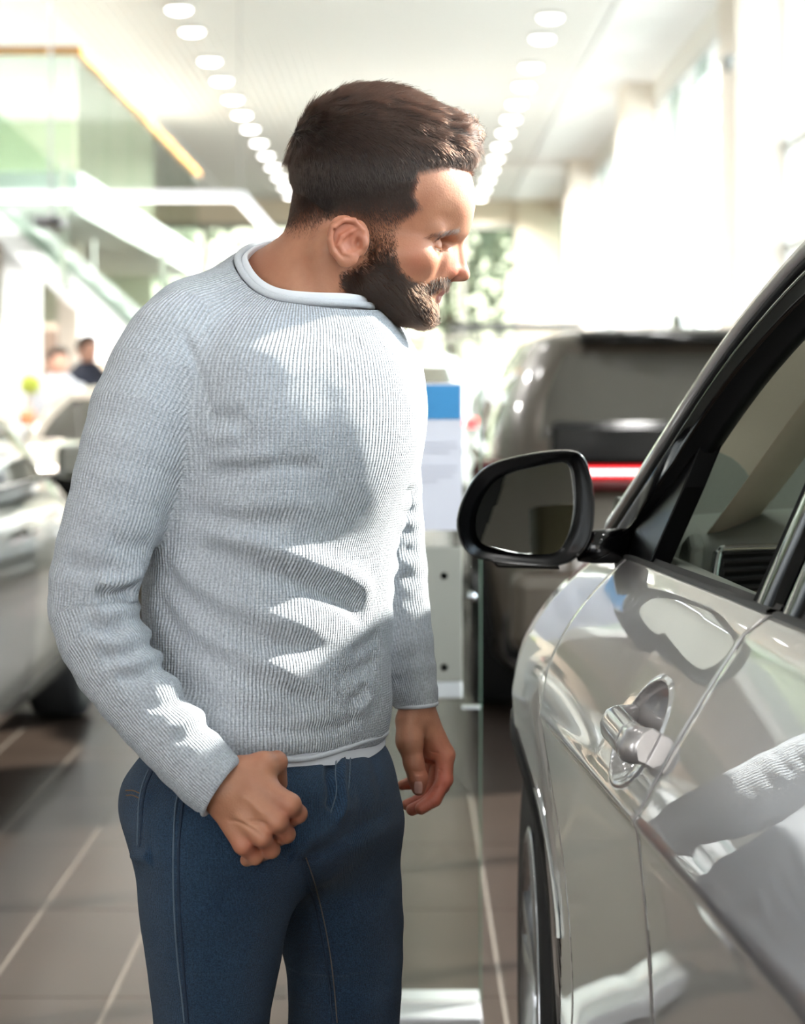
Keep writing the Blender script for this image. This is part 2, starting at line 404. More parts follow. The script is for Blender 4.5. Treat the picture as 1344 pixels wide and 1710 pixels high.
# mezzanine on the left
slab_m = mat('mezzanine_white', (236, 238, 234), .6); wood = mat('oak_rail', (206, 148, 76), .4, noise=.3, nscale=20)
mz = MB(); mz.bx(-14, -2.83, 20.64, 32.6, 2.86, 3.20); tag(mz.build('floor_mezzanine', slab_m), kind='structure')
g = MB(); g.bx(-14, -5.4, 27, 27.3, 3.2, CEIL); tag(g.build('wall_mezzanine', mat('wall_sage', (194, 198, 180), .7)), kind='structure')
g = MB(); g.bx(-14, -3.45, 32.6, 32.8, 0, CEIL); tag(g.build('wall_stair', mat('wall_sage2', (200, 204, 184), .7)), kind='structure')
bl = empty('balustrade', (-2.83, 20.64, 3.2), 'glass balustrade with oak handrail along the white mezzanine edge', 'railing')
g = MB(); g.beam((-14, 20.66, 4.25), (-2.80, 20.66, 4.25), .07, .07); g.build('handrail', wood, bl, bevel=.01)
g = MB(); g.beam((-2.83, 20.64, 4.25), (-2.83, 32.6, 4.25), .07, .07); g.build('handrail', wood, bl, bevel=.01)
bgl = thin_glass('balustrade_glass', (236, 243, 238), .6)
y = 20.66
while y < 32.5:
    g = MB(); g.bx(-2.84, -2.825, y+.01, min(y+1.98, 32.6), 3.20, 4.22); g.build('glass_panel', bgl, bl); y += 2.0
x = -2.85
while x > -9:
    g = MB(); g.bx(x-1.98, x-.01, 20.655, 20.67, 3.20, 4.22); g.build('glass_panel', bgl, bl); x -= 2.0
g = MB(); g.bx(-9, -2.815, 20.62, 20.64, 3.0, 3.2); g.bx(-2.83, -2.81, 20.64, 32.6, 3.0, 3.2); g.build('edge_trim', mat('edge_teal', (204, 218, 212), .5), bl)
# stairs below the mezzanine
st = empty('staircase', (-2.4, 21.0, 0), 'white staircase with glass sides under the mezzanine', 'stairs')
A = np.array([-1.55, 19.3, 1.15]); B = np.array([-3.55, 19.3, 2.75])
wh = mat('stair_white', (248, 248, 246), .5); 
for yy in (19.3, 20.9):
    g = MB(); a = A+[1.2, yy-19.3, -1.15]; b = B+[0, yy-19.3, 0]; g.prism([a+[0, 0, -.02], b+[0, 0, 0], b+[0, 0, .34], a+[0, 0, .30]], (0, .05, 0)); g.build('stringer', wh, st)
for i in range(16):
    t_ = (i+.5)/16; p = (A+[1.2, 0, -1.15])*(1-t_)+B*t_; g = MB(); g.bx(p[0]-.13, p[0]+.13, 19.35, 20.9, p[2]+.14, p[2]+.19); g.build('tread', wh, st)
for yy in (19.27,):
    for i in range(4):
        a = (A+[1.2, 0, -1.15])*(1-i/4)+B*(i/4); b = (A+[1.2, 0, -1.15])*(1-(i+1)/4)+B*((i+1)/4); dz = np.array([0, 0, 1.])
        g = MB(); g.prism([a+dz*.2+[0, yy-19.3, 0], b+dz*.25+[.02, yy-19.3, 0], b+dz*1.05+[.02, yy-19.3, 0], a+dz*1.0+[0, yy-19.3, 0]], (0, .012, 0)); g.build('glass_panel', bgl, st)
        g = MB(); g.beam(b+dz*.1+[0, yy-19.32, 0], b+dz*1.08+[0, yy-19.32, 0], .05, .05); g.build('post', mat('post_green', (166, 178, 160), .5), st)
# white pendant light frame and bars
def bar(name, pts, label, w_=.075, h_=.075, lit=True):
    r = empty(name, tuple(pts[0]), label, 'lamp')
    for a, b in zip(pts[:-1], pts[1:]):
        g = MB(); g.beam(a, b, w_, h_); g.build('channel', mat('channel_white', (226, 226, 230), .5), r, bevel=.004)
        g = MB(); a2, b2 = np.array(a, float), np.array(b, float); g.beam(a2-[0, 0, h_/2+.004], b2-[0, 0, h_/2+.004], w_*.8, .012); g.build('light_strip', mat('strip_glow', (255, 255, 255), .5, emit=(255, 253, 250), es=2.5), r)
    for p in pts:
        g = MB(); g.tube([np.array(p)+[0, 0, h_/2], (p[0], p[1], CEIL-.02)], .004, 5); g.build('wire', mat('wire_grey', (170, 170, 168), .4), r)
bar('pendant_lamp', [(-3.5, 18.9, 2.86), (-1.315, 18.9, 2.86), (-1.315, 33.2, 2.86)], 'white rectangular pendant light frame hanging below the ceiling beside the man\'s neck')
bar('pendant_lamp', [(-3.90, 21.5, 2.9), (-3.92, 26.2, 2.9)], 'white glowing pendant light bar hanging at the far left', .13, .10)
p = W(85, 372, 16.5)
pj = empty('projector', tuple(p), 'grey projector hanging below the mezzanine glass on a thin rod', 'projector')
g = MB(); g.box(p, (.20, .30, .07)); g.build('housing', mat('projector_grey', (120, 120, 122), .4), pj, bevel=.02)
g = MB(); g.lathe([(0, 0), (.03, 0), (.03, .05), (0, .05)], p-np.array([-.05, .19, 0]), 'Y', 12); g.build('lens', mat('lens_dark', (40, 40, 44), .1), pj)
g = MB(); g.tube([p+[0, 0, .03], (p[0], p[1], CEIL)], .012, 6); g.build('rod', mat('wire_grey', (170, 170, 168), .4), pj)
# things under the mezzanine: columns, partition, light boxes
for (pa, pb, D_, m_) in ((4, 60, 21.5, wh), (96, 130, 25, mat('column_beige', (222, 210, 194), .6))):
    xa, xb = (pa-CX)/FPX*D_, (pb-CX)/FPX*D_; g = MB(); g.bx(xa, xb, D_, D_+.35, 0, 2.86); tag(g.build('column', m_, bevel=.01), kind='structure')
g = MB(); xa, xb = (132-CX)/FPX*24.5, (180-CX)/FPX*24.5; g.bx(xa, xb, 24.5, 24.6, 1.62, 2.18); g.bx((xa+xb)/2-.01, (xa+xb)/2+.01, 24.54, 24.56, 2.18, 2.87); lb = g.build('light_box', mat('light_box', (255, 255, 255), .5, emit=(255, 255, 252), es=1.6), bevel=.02)
tag(lb, 'small white illuminated light box above the two people', 'sign')
g = MB(); xa, xb = (63-CX)/FPX*27, (100-CX)/FPX*27; g.bx(xa, xb, 27, 27.2, .0, 2.0); tag(g.build('cabinet', mat('cabinet_brown', (146, 124, 108), .6)), 'brown cabinet behind the people at the left', 'cabinet')
g = MB(); g.bx(-14, -3.45, 31.9, 32.1, 0, 2.2); tag(g.build('wall_reception', mat('wall_beige', (214, 196, 174), .7)), kind='structure')
# yellow-green flower head in an orange pot on a white plinth
D_ = 17.5; p = W(50, 642, D_)
fl = empty('potted_flower', (p[0], p[1], W(45, 705, D_)[2]-.05), 'round yellow-green flower head on a pale stem in an orange pot', 'plant')
g = MB(); r = np.random.default_rng(5)
for i in range(260):
    a, b = r.normal(size=(2, 3)); a /= np.linalg.norm(a); b = np.cross(a, b); b /= np.linalg.norm(b); q = p+a*.064*r.uniform(.8, 1.1); s_ = .028
    g.add([q-b*s_*.5, q+a*s_*.6-np.cross(a, b)*s_*.4, q+b*s_*.5, q+np.cross(a, b)*s_*.5], [(0, 1, 2, 3)])
g.build('petals', mat('petal_lime', (228, 236, 104), .6, noise=.3, nscale=40), fl, fix=False)['kind'] = 'stuff'
q = W(45, 690, D_); g = MB(); g.tube([q, (p+q)/2+[.008, 0, 0], p], .02, 8); g.build('stem', mat('stem_pale', (226, 214, 200), .6), fl)
g = MB(); zb = q[2]-.09; g.lathe([(0, zb), (.045, zb), (.062, zb+.11), (.055, zb+.11), (.05, zb+.09), (0, zb+.09)], (q[0], q[1], 0), n=18); g.build('pot', mat('pot_orange', (226, 150, 104), .6), fl)
g = MB(); g.box((q[0], q[1], zb/2), (.22, .22, zb)); tag(g.build('plinth', wh, bevel=.01), 'slim white plinth under the orange flower pot', 'plinth')

# info stand on a metal base between the cars
SD = 5.05
def SX(px, D=SD): return (px-CX)/FPX*D
def SZ(py, D=SD): return CAMZ-(py-CY)/FPX*D
isd = empty('info_stand', (SX(660), SD, 0), 'tall glass information stand with blue-headed price sheet behind the man\'s hanging hand', 'sign')
g = MB(); g.bx(SX(520), SX(803), SD-.006, SD+.006, .04, SZ(566)); g.build('glass_panel', thin_glass('stand_glass', (246, 249, 246)), isd, bevel=.001)
g = MB(); g.bx(SX(801.4), SX(803.4), SD-.0065, SD+.0065, .04, SZ(566)); g.build('glass_edge', mat('glass_edge', (120, 150, 132), .15), isd)
g = MB(); g.bx(SX(515), SX(802), SD-.12, SD+.12, .0, .035); g.build('base_plate', mat('base_silver', (206, 208, 212), .3, metal=.6), isd, bevel=.004)
g = MB(); g.bx(SX(560), SX(771), SD-.03, SD-.012, SZ(884), SZ(640)); ps = g.build('price_sheet', mat('paper', (216, 218, 230), .6), isd)
g = MB(); g.bx(SX(563), SX(768), SD-.032, SD-.0302, SZ(700), SZ(643)); g.build('blue_header', mat('header_blue', (52, 138, 196), .5, noise=.15, nscale=12), ps)
tx = mat('print_grey', (198, 200, 212), .6)
for py, a, b in ((738, 575, 762), (746, 575, 764), (754, 575, 750), (778, 575, 764), (786, 575, 762), (794, 575, 756), (802, 575, 730)):
    g = MB(); g.bx(SX(a), SX(b), SD-.0316, SD-.0301, SZ(py+2.5), SZ(py-1.5)); g.build('print_line', tx, ps)
g = MB(); g.bx(SX(545), SX(771), SD-.030, SD-.018, SZ(1135), SZ(912)); g.build('metal_panel', mat('panel_grey', (158, 160, 152), .35, metal=.3), isd, bevel=.002)
g = MB(); g.bx(SX(545), SX(771), SD-.03, SD+.03, SZ(1163), SZ(1136)); g.build('cross_rail', mat('rail_white', (206, 210, 212), .35), isd, bevel=.003)
g = MB(); g.bx(SX(771), SX(802), SD-.012, SD+.012, SZ(1183), SZ(1179)); g.build('bracket', mat('rail_white', (206, 210, 212), .35), isd)
for (px, py) in ((741, 960), (741, 1112), (787, 995)):
    g = MB(); g.lathe([(0, -.03), (.008, -.03), (.0105, -.024), (.0105, -.010), (.006, -.008), (.006, .02), (0, .02)], (SX(px), SD, SZ(py)), 'Y', 16); g.build('bolt', mat('bolt_steel', (196, 204, 210), .15, metal=1), isd)
# ------------------------------------------------------------------ cars in the background
tyre_m = mat('tyre_rubber', (26, 26, 27), .75, noise=.2, nscale=60); rim_m = mat('alloy', (176, 178, 182), .22, metal=.9); black_m = mat('gloss_black', (5, 5, 6), .10, coat=.08, spec=.35)
chrome = mat('chrome', (220, 222, 226), .08, metal=1.0); dark_glass = mat('dark_glass', (76, 73, 66), .03, spec=.8, coat=.5); trim_black = mat('trim_black', (16, 16, 17), .6, spec=.3)
red_glow = mat('tail_light_glow', (255, 60, 60), .3, emit=(255, 44, 52), es=3.2); red_lens = mat('red_lens', (66, 6, 10), .2, coat=.3); white_glow = mat('tail_core_glow', (255, 220, 220), .3, emit=(255, 190, 190), es=4.5)
def paint(name, rgb, metal=.4, rough=.28):
    return mat(name, rgb, rough, metal=metal, coat=1.0, noise=.06, nscale=900)
def rrect(n, L0, L1, w_, rad, pw=None):
    """closed loop in plan (s along the car, t across), n points, starting at the rear centre going to +t"""
    ang = np.linspace(0, 2*PI, n, endpoint=False); c, s = -np.cos(ang), np.sin(ang); e = 2/6.0
    cx, hl = (L0+L1)/2, (L1-L0)/2
    return np.stack([cx+np.sign(c)*np.abs(c)**e*hl, np.sign(s)*np.abs(s)**e*w_], 1)
def make_wheel(parent, loc, R, wd, side, fine=False):
    t = MB(); h = wd/2; x, y, z = loc; s = side
    t.lathe([(R*.66, -h*.92), (R*.90, -h), (R*.97, -h*.88), (R, -h*.6), (R, h*.6), (R*.97, h*.88), (R*.90, h), (R*.66, h*.92)], loc, 'X', 48 if fine else 28)
    w_ = t.build('wheel', tyre_m, parent)
    r = MB(); r.lathe([(R*.66, h*.92*s), (R*.69, h*.97*s), (R*.66, h*1.0*s), (R*.62, h*.80*s), (R*.60, h*.1*s), (0, h*.05*s)], loc, 'X', 48 if fine else 28)
    for k in range(5):
        for q in (-.10, .10):
            a = 2*PI*k/5+.3; b0 = a+q*.4; b1 = a+q*1.7
            p0 = np.array([x+s*h*.78, y+math.cos(b0)*R*.10, z+math.sin(b0)*R*.10]); p1 = np.array([x+s*h*.86, y+math.cos(b1)*R*.64, z+math.sin(b1)*R*.64])
            r.beam(p0, p1, .035*s if False else .028, .030, up=(1, 0, 0))
    r.lathe([(0, h*.9*s), (R*.10, h*.88*s), (R*.13, h*.7*s), (R*.13, h*.5*s)], loc, 'X', 20)
    r.build('rim', rim_m, w_)
    return w_
def make_car(name, loc, face, m, label, L=4.6, Wd=1.86, H=1.62, belt=1.0, hood=.98, deck=None, cab=(.06, 3.45, .55, 2.75), R=.35, plate=False, group=None, win_t=(.10, .86), cat='car', tailgate_up=False, wb=.93, wr=.72):
    """face=+1: the car points away from the camera (+Y), its rear at loc; -1: points to the camera, its front at loc"""
    o = empty(name, (loc[0], loc[1], 0), label, cat, group)
    def Wp(s, t, z):
        y = loc[1]+(s if face > 0 else (L-s)); x = loc[0]+(t if face > 0 else -t); return np.stack([x, y, np.broadcast_to(z, np.shape(x))], -1)
    n = 96; g = MB(); w2 = Wd/2; deck = deck or belt
    def shz(s): return np.interp(s, [0, .25, cab[1]-.1, cab[1]+.25, L-.35, L], [deck-.03, deck, belt-.01, hood, hood-.12, hood-.30])
    rows = []
    for zf, ins, wf in ((.16, .10, .90), (.22, .04, .965), (.38, .0, .99), (.58, .0, 1.0), (.76, .03, .995), (.90, .06, .965), (1.0, .14, .90)):
        lp = rrect(n, ins, L-ins*1.2, w2*wf, .3); s, t = lp[:, 0], lp[:, 1]; zt = shz(s); z = .18+(zt-.18)*((zf-.16)/.84)
        rows.append(Wp(s, t, z))
    for k, sc in ((1, .8), (2, .5), (3, .2), (4, .0)):
        lp = rrect(n, .14, L-.17, w2*.90, .3); s, t = lp[:, 0], lp[:, 1]; rows.append(Wp(s, t*sc, shz(s)+.03*(1-sc*sc)))
    G = np.stack([np.vstack([r, r[:1]]) for r in rows]); g.grid(G); g.build('body', m, o)
    # cabin: loops from belt to roof
    b0, b1, r0, r1 = cab; T = [0, win_t[0], .3, .5, .7, win_t[1], .94, 1.0]
    lb_ = rrect(n, b0, b1, w2*wb, .3); lr = rrect(n, r0, r1, w2*wr, .3); rows = []
    zb = belt-.03
    for t_ in T:
        q = lb_*(1-t_)+lr*t_; q[:, 1] *= 1+.05*math.sin(PI*t_); rows.append(Wp(q[:, 0], q[:, 1], zb+(H-.06-zb)*(t_**.92)))
    for sc, dz in ((.9, .025), (.6, .05), (.2, .06), (0, .06)):
        q = lr.copy(); cxm = (r0+r1)/2; q = np.stack([cxm+(q[:, 0]-cxm)*(.5+.5*sc if sc else .5), q[:, 1]*sc], 1); rows.append(Wp(q[:, 0], q[:, 1], H-.06+dz))
    G = np.stack([np.vstack([r, r[:1]]) for r in rows]); nr = len(T)
    fr = MB(); ang = np.linspace(0, 2*PI, n, endpoint=False)
    def zone(k):
        a = (ang[k]+PI/n) % (2*PI); 
        if a > PI: a = 2*PI-a; sd = 'R'
        else: sd = 'L'
        c = -math.cos(a); s_ = abs(math.sin(a))
        rs = np.sign(c)*abs(c)**(1/3.); rt = s_**(1/3.)
        if rt < .80 and rs < 0: return 'rear_window'
        if rt < .80 and rs > 0: return 'windshield'
        if rt > .97 and -.92 < rs < -.50: return 'quarter_window'+sd
        if rt > .97 and -.44 < rs < .12: return 'rear_side_window'+sd
        if rt > .97 and .18 < rs < .90: return 'front_side_window'+sd
        return None
    zs = {}
    for i in range(len(G)-1):
        for k in range(n):
            q = [G[i, k], G[i, k+1], G[i+1, k+1], G[i+1, k]]
            zn = zone(k) if (1 <= i < nr-3) else None
            if tailgate_up and zn == 'rear_window': zn = 'open'
            if zn is None: fr.add(q, [(0, 1, 2, 3)], True)
            else: zs.setdefault(zn, MB()).add(q, [(0, 1, 2, 3)], True)
    import bmesh
    def weld(ob):
        bm = bmesh.new(); bm.from_mesh(ob.data); bmesh.ops.remove_doubles(bm, verts=bm.verts, dist=1e-4); bmesh.ops.recalc_face_normals(bm, faces=bm.faces); bm.to_mesh(ob.data); bm.free(); return ob
    weld(fr.build('cabin', m, o))
    for zn, mb in zs.items():
        if zn == 'open': weld(mb.build('boot_shade_sheet', mat('boot_shade', (14, 14, 15), .8), o)); continue  # black sheet closing the opening, stands in for the shaded boot interior
        weld(mb.build(zn.rstrip('LR'), dark_glass, o))
    # wheels, arches, lamps, bumper, mirrors
    for s in (.82, L-.86):
        for sd in (-1, 1):
            p = Wp(np.array(s), np.array(sd*(w2-.10)), np.array(R)); make_wheel(o, tuple(p), R, .22, sd*face if face > 0 else -sd)
            a = MB(); q = Wp(np.array(s), np.array(sd*(w2-.02)), np.array(R+.01)); aa = np.linspace(-.15, PI+.15, 20)
            q0 = np.array(q); out_ = sd*(1 if face > 0 else -1)
            a.grid(np.stack([np.stack([np.full(20, q0[0]+out_*dx), q0[1]+np.cos(aa)*r_, q0[2]+np.sin(aa)*r_], 1) for dx, r_ in ((-.25, R+.07), (.028, R+.07), (.032, R+.04), (.0, R+.035), (-.25, R+.03))])); a.build('wheel_arch', trim_black, o)
    yr = loc[1]-.01 if face > 0 else loc[1]+L+.01; yf = loc[1]+L if face > 0 else loc[1]
    for sd in (-1, 1):
        p = Wp(np.array(cab[1]-.35), np.array(sd*(w2+.06)), np.array(belt+.07)); g = MB(); g.box(p, (.17, .10, .13)); g.build('side_mirror', m, o, bevel=.03)
        p = Wp(np.array(cab[1]-1.25), np.array(sd*(w2+.005)), np.array(belt-.14)); g = MB(); g.box(p, (.03, .18, .025)); g.build('door_handle', m, o, bevel=.008)
        p = Wp(np.array(L-.20), np.array(sd*(w2-.24)), np.array(hood-.34)); g = MB(); g.box(p, (.36, .22, .12)); g.build('headlight', mat('headlight', (222, 226, 230), .1, coat=.6), o, bevel=.04)
    g = MB(); p = Wp(np.array(L-.03), np.array(0.), np.array(hood-.40)); g.box(p, (.80, .12, .24)); g.build('grille', black_m, o, bevel=.04)
    g = MB(); p = Wp(np.array(.06), np.array(0.), np.array(.36)); g.box(p, (Wd*.88, .16, .20)); g.build('bumper', trim_black, o, bevel=.04)
    return o, Wp
# silver saloon at the left, seen from the side
silver, Wp_ = make_car('silver_saloon', (-1.30-.92, 5.85), 1, paint('silver_paint', (112, 112, 105), .7), 'silver saloon car parked along the left edge with its side showing', L=4.75, Wd=1.84, H=1.42, belt=.985, hood=.93, deck=1.03, cab=(.50, 3.62, 1.15, 2.30), R=.33, win_t=(.12, .86), wb=.965, wr=.80)
g = MB(); g.tube([Wp_(np.array(s), np.array(.895), np.array(.985+.02)) for s in np.linspace(.8, 3.4, 12)], .012, 6); g.build('window_trim', chrome, silver)
# beige car behind it
beige, _ = make_car('beige_hatchback', (-1.55, 13.2), -1, paint('beige_paint', (196, 182, 166)), 'beige car facing the camera behind the silver saloon, below the two people', L=4.3, Wd=1.80, H=1.37, belt=1.02, hood=1.00, cab=(.3, 3.2, .8, 2.45), R=.32)
g = MB(); g.box((-1.55, 13.17, .62), (1.5, .10, .52)); g.build('front_mask', black_m, beige, bevel=.04)
# dark SUV ahead of the main car
suv, Ws = make_car('dark_suv', (1.24, 9.4), 1, paint('graphite_paint', (84, 76, 66), .3), 'dark brown SUV seen from the rear with a glowing red light bar', L=4.7, Wd=1.94, H=1.60, belt=1.08, hood=1.06, deck=1.10, cab=(.02, 3.6, .50, 2.7), R=.37, win_t=(.14, .86))
g = MB(); g.bx(.56, 1.92, 9.35, 9.44, 1.025, 1.205); g.build('tailgate_panel', black_m, suv, bevel=.03)
g = MB(); g.bx(.50, 1.98, 9.35, 9.41, .990, 1.022); tag(g.build('light_bar', red_glow, suv, bevel=.008), 'glowing red light bar')
g = MB(); g.bx(.55, 1.93, 9.344, 9.36, .999, 1.012); g.build('light_core', white_glow, suv)
g = MB(); g.bx(.42, 2.06, 9.37, 9.45, .93, .985); g.build('lower_lamp', red_lens, suv, bevel=.02)
for sx in (.33, 2.15): g = MB(); g.box((sx, 9.50, .985), (.14, .30, .13)); g.build('tail_lamp', red_lens, suv, bevel=.03)
g = MB(); G = np.stack([np.stack([np.linspace(.72, 1.76, 13), 9.72+y_+.10*np.abs(np.linspace(-1, 1, 13))**3, np.full(13, z_)], 1) for y_, z_ in ((.2, 1.575), (.04, 1.548), (0.02, 1.525), (.12, 1.520))]); g.grid(G); g.build('roof_spoiler', black_m, suv)
g = MB(); g.prism([(1.165, 10.35, 1.58), (1.165, 10.60, 1.58), (1.165, 10.58, 1.60), (1.165, 10.46, 1.66)], (.03, 0, 0)); g.build('antenna_fin', black_m, suv, bevel=.006)
g = MB(); g.bx(.98, 1.50, 9.33, 9.36, .80, .91); g.build('number_plate', mat('plate_grey', (150, 148, 144), .5), suv, bevel=.004)
g = MB(); g.bx(.40, 2.08, 9.30, 9.48, .30, .62); g.build('rear_bumper', paint('graphite_paint', (84, 76, 66), .3), suv, bevel=.06)
# far SUV with raised tailgate
farc, _ = make_car('grey_suv', (1.47, 20.4), 1, paint('steel_paint', (150, 158, 164)), 'grey car far behind the dark SUV with its tailgate raised', L=4.6, Wd=1.9, H=1.60, belt=1.1, hood=1.05, deck=1.12, cab=(.05, 3.5, .5, 2.7), R=.36, tailgate_up=True)
g = MB(); g.beam((.92, 20.75, 1.86), (.92, 19.9, 1.855), 1.10, .06); g.build('tailgate', mat('tailgate_grey', (70, 70, 66), .3), farc, bevel=.02)
g = MB(); g.box((.565, 20.38, 1.045), (.14, .05, .07)); g.build('tail_lamp', red_glow, farc, bevel=.01)
# white van farther back
g_, _ = make_car('white_van', (-.1, 27.), 1, paint('white_paint', (226, 228, 230), .0), 'white car parked in the distance behind the sign and the man', L=4.8, Wd=1.9, H=1.75, belt=1.05, hood=1.0, cab=(.05, 3.7, .3, 3.0), R=.36)

# ------------------------------------------------------------------ people in the background
def bg_person(x, y, face, h, shirt, hairc, label, trousers=(60, 62, 70), scarf=None, jacket=None):
    f = np.array([math.cos(face), math.sin(face), 0]); r = np.array([math.sin(face), -math.cos(face), 0]); k = h/1.78
    t = empty('person', (x, y, 0), label, 'person'); o = np.array([x, y, 0])
    def p(a, b, c): return o+(r*a+f*b+np.array([0, 0, c]))*k
    bb0, bb1 = o+np.array([-.5, -.5, -.01]), o+np.array([.5, .5, h+.05])
    def head(P):
        d = ell(P, p(0, .0, 1.66), np.array([.082, .082, .105])*k); d = smin(d, ell(P, p(0, .03, 1.60), np.array([.06, .06, .07])*k), .03)
        d = smin(d, cone(P, p(0, .095, 1.655), p(0, .112, 1.625), .010, .014), .012)
        for s in (-1, 1): d = smin(d, ell(P, p(s*.085, -.005, 1.645), np.array([.014, .022, .032])*k), .008)
        d = smin(d, cone(P, p(0, -.01, 1.60), p(0, -.02, 1.44), .055, .062), .02); return d
    def arms(P, g_):
        d = None
        for s in (-1, 1):
            e = chain(P, [(p(s*.20, -.01, 1.42), .052+g_), (p(s*.25, -.02, 1.14), .043+g_), (p(s*.23, .12, .92), .032+g_)], .01)
            d = e if d is None else np.minimum(d, e)
        return d
    def body(P):
        d = head(P); d = smin(d, cone(P, p(0, 0, 1.35), p(0, 0, 1.0), .11, .10), .05); d = smin(d, arms(P, -.012), .02)
        for s in (-1, 1):
            for q in range(4): d = smin(d, cone(P, p(s*(.235-.012*q), .13+.0, .915-.004*q), p(s*(.225-.018*q), .17+.01*q, .85-.005*q), .011, .009), .006)
            d = smin(d, cone(P, p(s*.235, .12, .93), p(s*.205, .16, .89), .013, .010), .008)
        for s in (-1, 1): d = smin(d, chain(P, [(p(s*.09, 0, .95), .08), (p(s*.10, 0, .5), .05), (p(s*.10, 0, .08), .035)], .01), .02)
        return d
    V, F = extract(body, bb0, bb1, .011, snap=False); link('body', np_mesh('body', V, F), mat('skin_far', (222, 170, 146), .5, noise=.1), t)
    def top(P):
        d = smax(ell(P, p(0, 0, 1.22), np.array([.21, .21, .36])*k)*1.0, -(P[:, 2]-.93*k), .02)
        d = smin(d, cone(P, p(-.15, -.01, 1.41), p(.15, -.01, 1.41), .072, .072), .05); d = smin(d, cone(P, p(0, 0, 1.3), p(0, 0, .95), .135, .135), .05)
        d = smin(d, arms(P, .006), .02); d = np.maximum(d, .90*k-P[:, 2]); return np.maximum(d, -(np.linalg.norm(P-p(0, .0, 1.52), axis=1)-.072))
    V, F = extract(top, bb0, bb1, .011, snap=False); link('jacket' if jacket else 'shirt', np_mesh('top', V, F), mat('cloth_%d_%d' % (shirt[0], shirt[1]), shirt, .85, noise=.15), t)
    def trou(P):
        d = None
        for s in (-1, 1):
            e = chain(P, [(p(s*.085, 0, .93), .095), (p(s*.10, 0, .5), .068), (p(s*.10, 0, .09), .055)], .01); d = e if d is None else smin(d, e, .03)
        return d
    V, F = extract(trou, bb0, bb1, .012, snap=False); link('trousers', np_mesh('trousers', V, F), mat('trouser', trousers, .85), t)
    def hr(P): return np.maximum(ell(P, p(0, -.008, 1.685), np.array([.092, .092, .098])*k), (f@(P-p(0, .055, 0)).T)*1.0 if False else ((P-p(0, .045, 0))@f))
    def hr2(P): return np.maximum(smin(hr(P), ell(P, p(0, .02, 1.745), np.array([.07, .075, .035])*k), .02), 1.60*k-P[:, 2])
    V, F = extract(hr2, bb0, bb1, .008, snap=False); link('hair', np_mesh('hair', V, F), mat('hair_far', hairc, .7, noise=.3), t)
    for s in (-1, 1):
        def sh(P): return np.maximum(cone(P, p(s*.10, -.02, .05), p(s*.11, .14, .035), .045, .038), .002-P[:, 2])
        V, F = extract(sh, bb0, bb1+np.array([0, 0, -1.5]), .01, snap=False); link('shoe', np_mesh('shoe', V, F), mat('shoe_far', (40, 36, 34), .5), t)
    if scarf:
        g = MB(); g.tube([p(.075*math.cos(a), .075*math.sin(a), 1.475+.012*math.sin(2*a)) for a in np.linspace(0, 2*PI, 25)[:-1]], .024, 8, closed=True); g.build('scarf', mat('scarf', scarf, .8), t)
    return t
bg_person((97-CX)/FPX*18.5, 18.5, -1.0, 1.66, (196, 196, 200), (70, 56, 46), 'person in a light grey top with a blue collar beside the yellow-green flower', scarf=(80, 130, 190))
bg_person((146-CX)/FPX*20.0, 20.0, -.9, 1.78, (34, 38, 52), (52, 42, 36), 'person in a dark navy jacket next to the one with the blue collar', jacket=True)
# ------------------------------------------------------------------ the light silver SUV beside the man
KX, K0 = .047, .342
WD = 1.94                                     # distance between the two outermost flanks
def C(s, h, o):
    """car space: s along the car (forward), h height, o inward from the left flank"""
    s, h, o = np.broadcast_arrays(np.asarray(s, float), h, o)
    return np.stack([K0-KX*s+o, s+KX*o, h], -1)
car = empty('silver_suv', tuple(C(2.4, 0, .97)), 'light silver SUV close at the right with its open front window and door handle', 'car')
car.location.z = 0
body_m = bpy.data.materials.new('silver_beige_paint'); body_m.use_nodes = True
def car_paint(m):
    t = m.node_tree; b = t.nodes['Principled BSDF']; b.inputs['Base Color'].default_value = lin((176, 171, 170))+(1,)
    b.inputs['Metallic'].default_value = .55; b.inputs['Roughness'].default_value = .30; b.inputs['Coat Weight'].default_value = 1.0; b.inputs['Coat Roughness'].default_value = .012; b.inputs['Coat IOR'].default_value = 1.75
    nz = t.nodes.new('ShaderNodeTexNoise'); nz.inputs['Scale'].default_value = 2500; tcn = t.nodes.new('ShaderNodeTexCoord'); t.links.new(tcn.outputs['Object'], nz.inputs['Vector'])
    mx = t.nodes.new('ShaderNodeMixRGB'); mx.blend_type = 'MULTIPLY'; mx.inputs[0].default_value = .12; mx.inputs[1].default_value = lin((176, 171, 170))+(1,); t.links.new(nz.outputs['Fac'], mx.inputs[2]); t.links.new(mx.outputs[0], b.inputs['Base Color'])
car_paint(body_m)
SW, RW = 3.70, .385                           # front wheel centre and tyre radius
SWR = .78
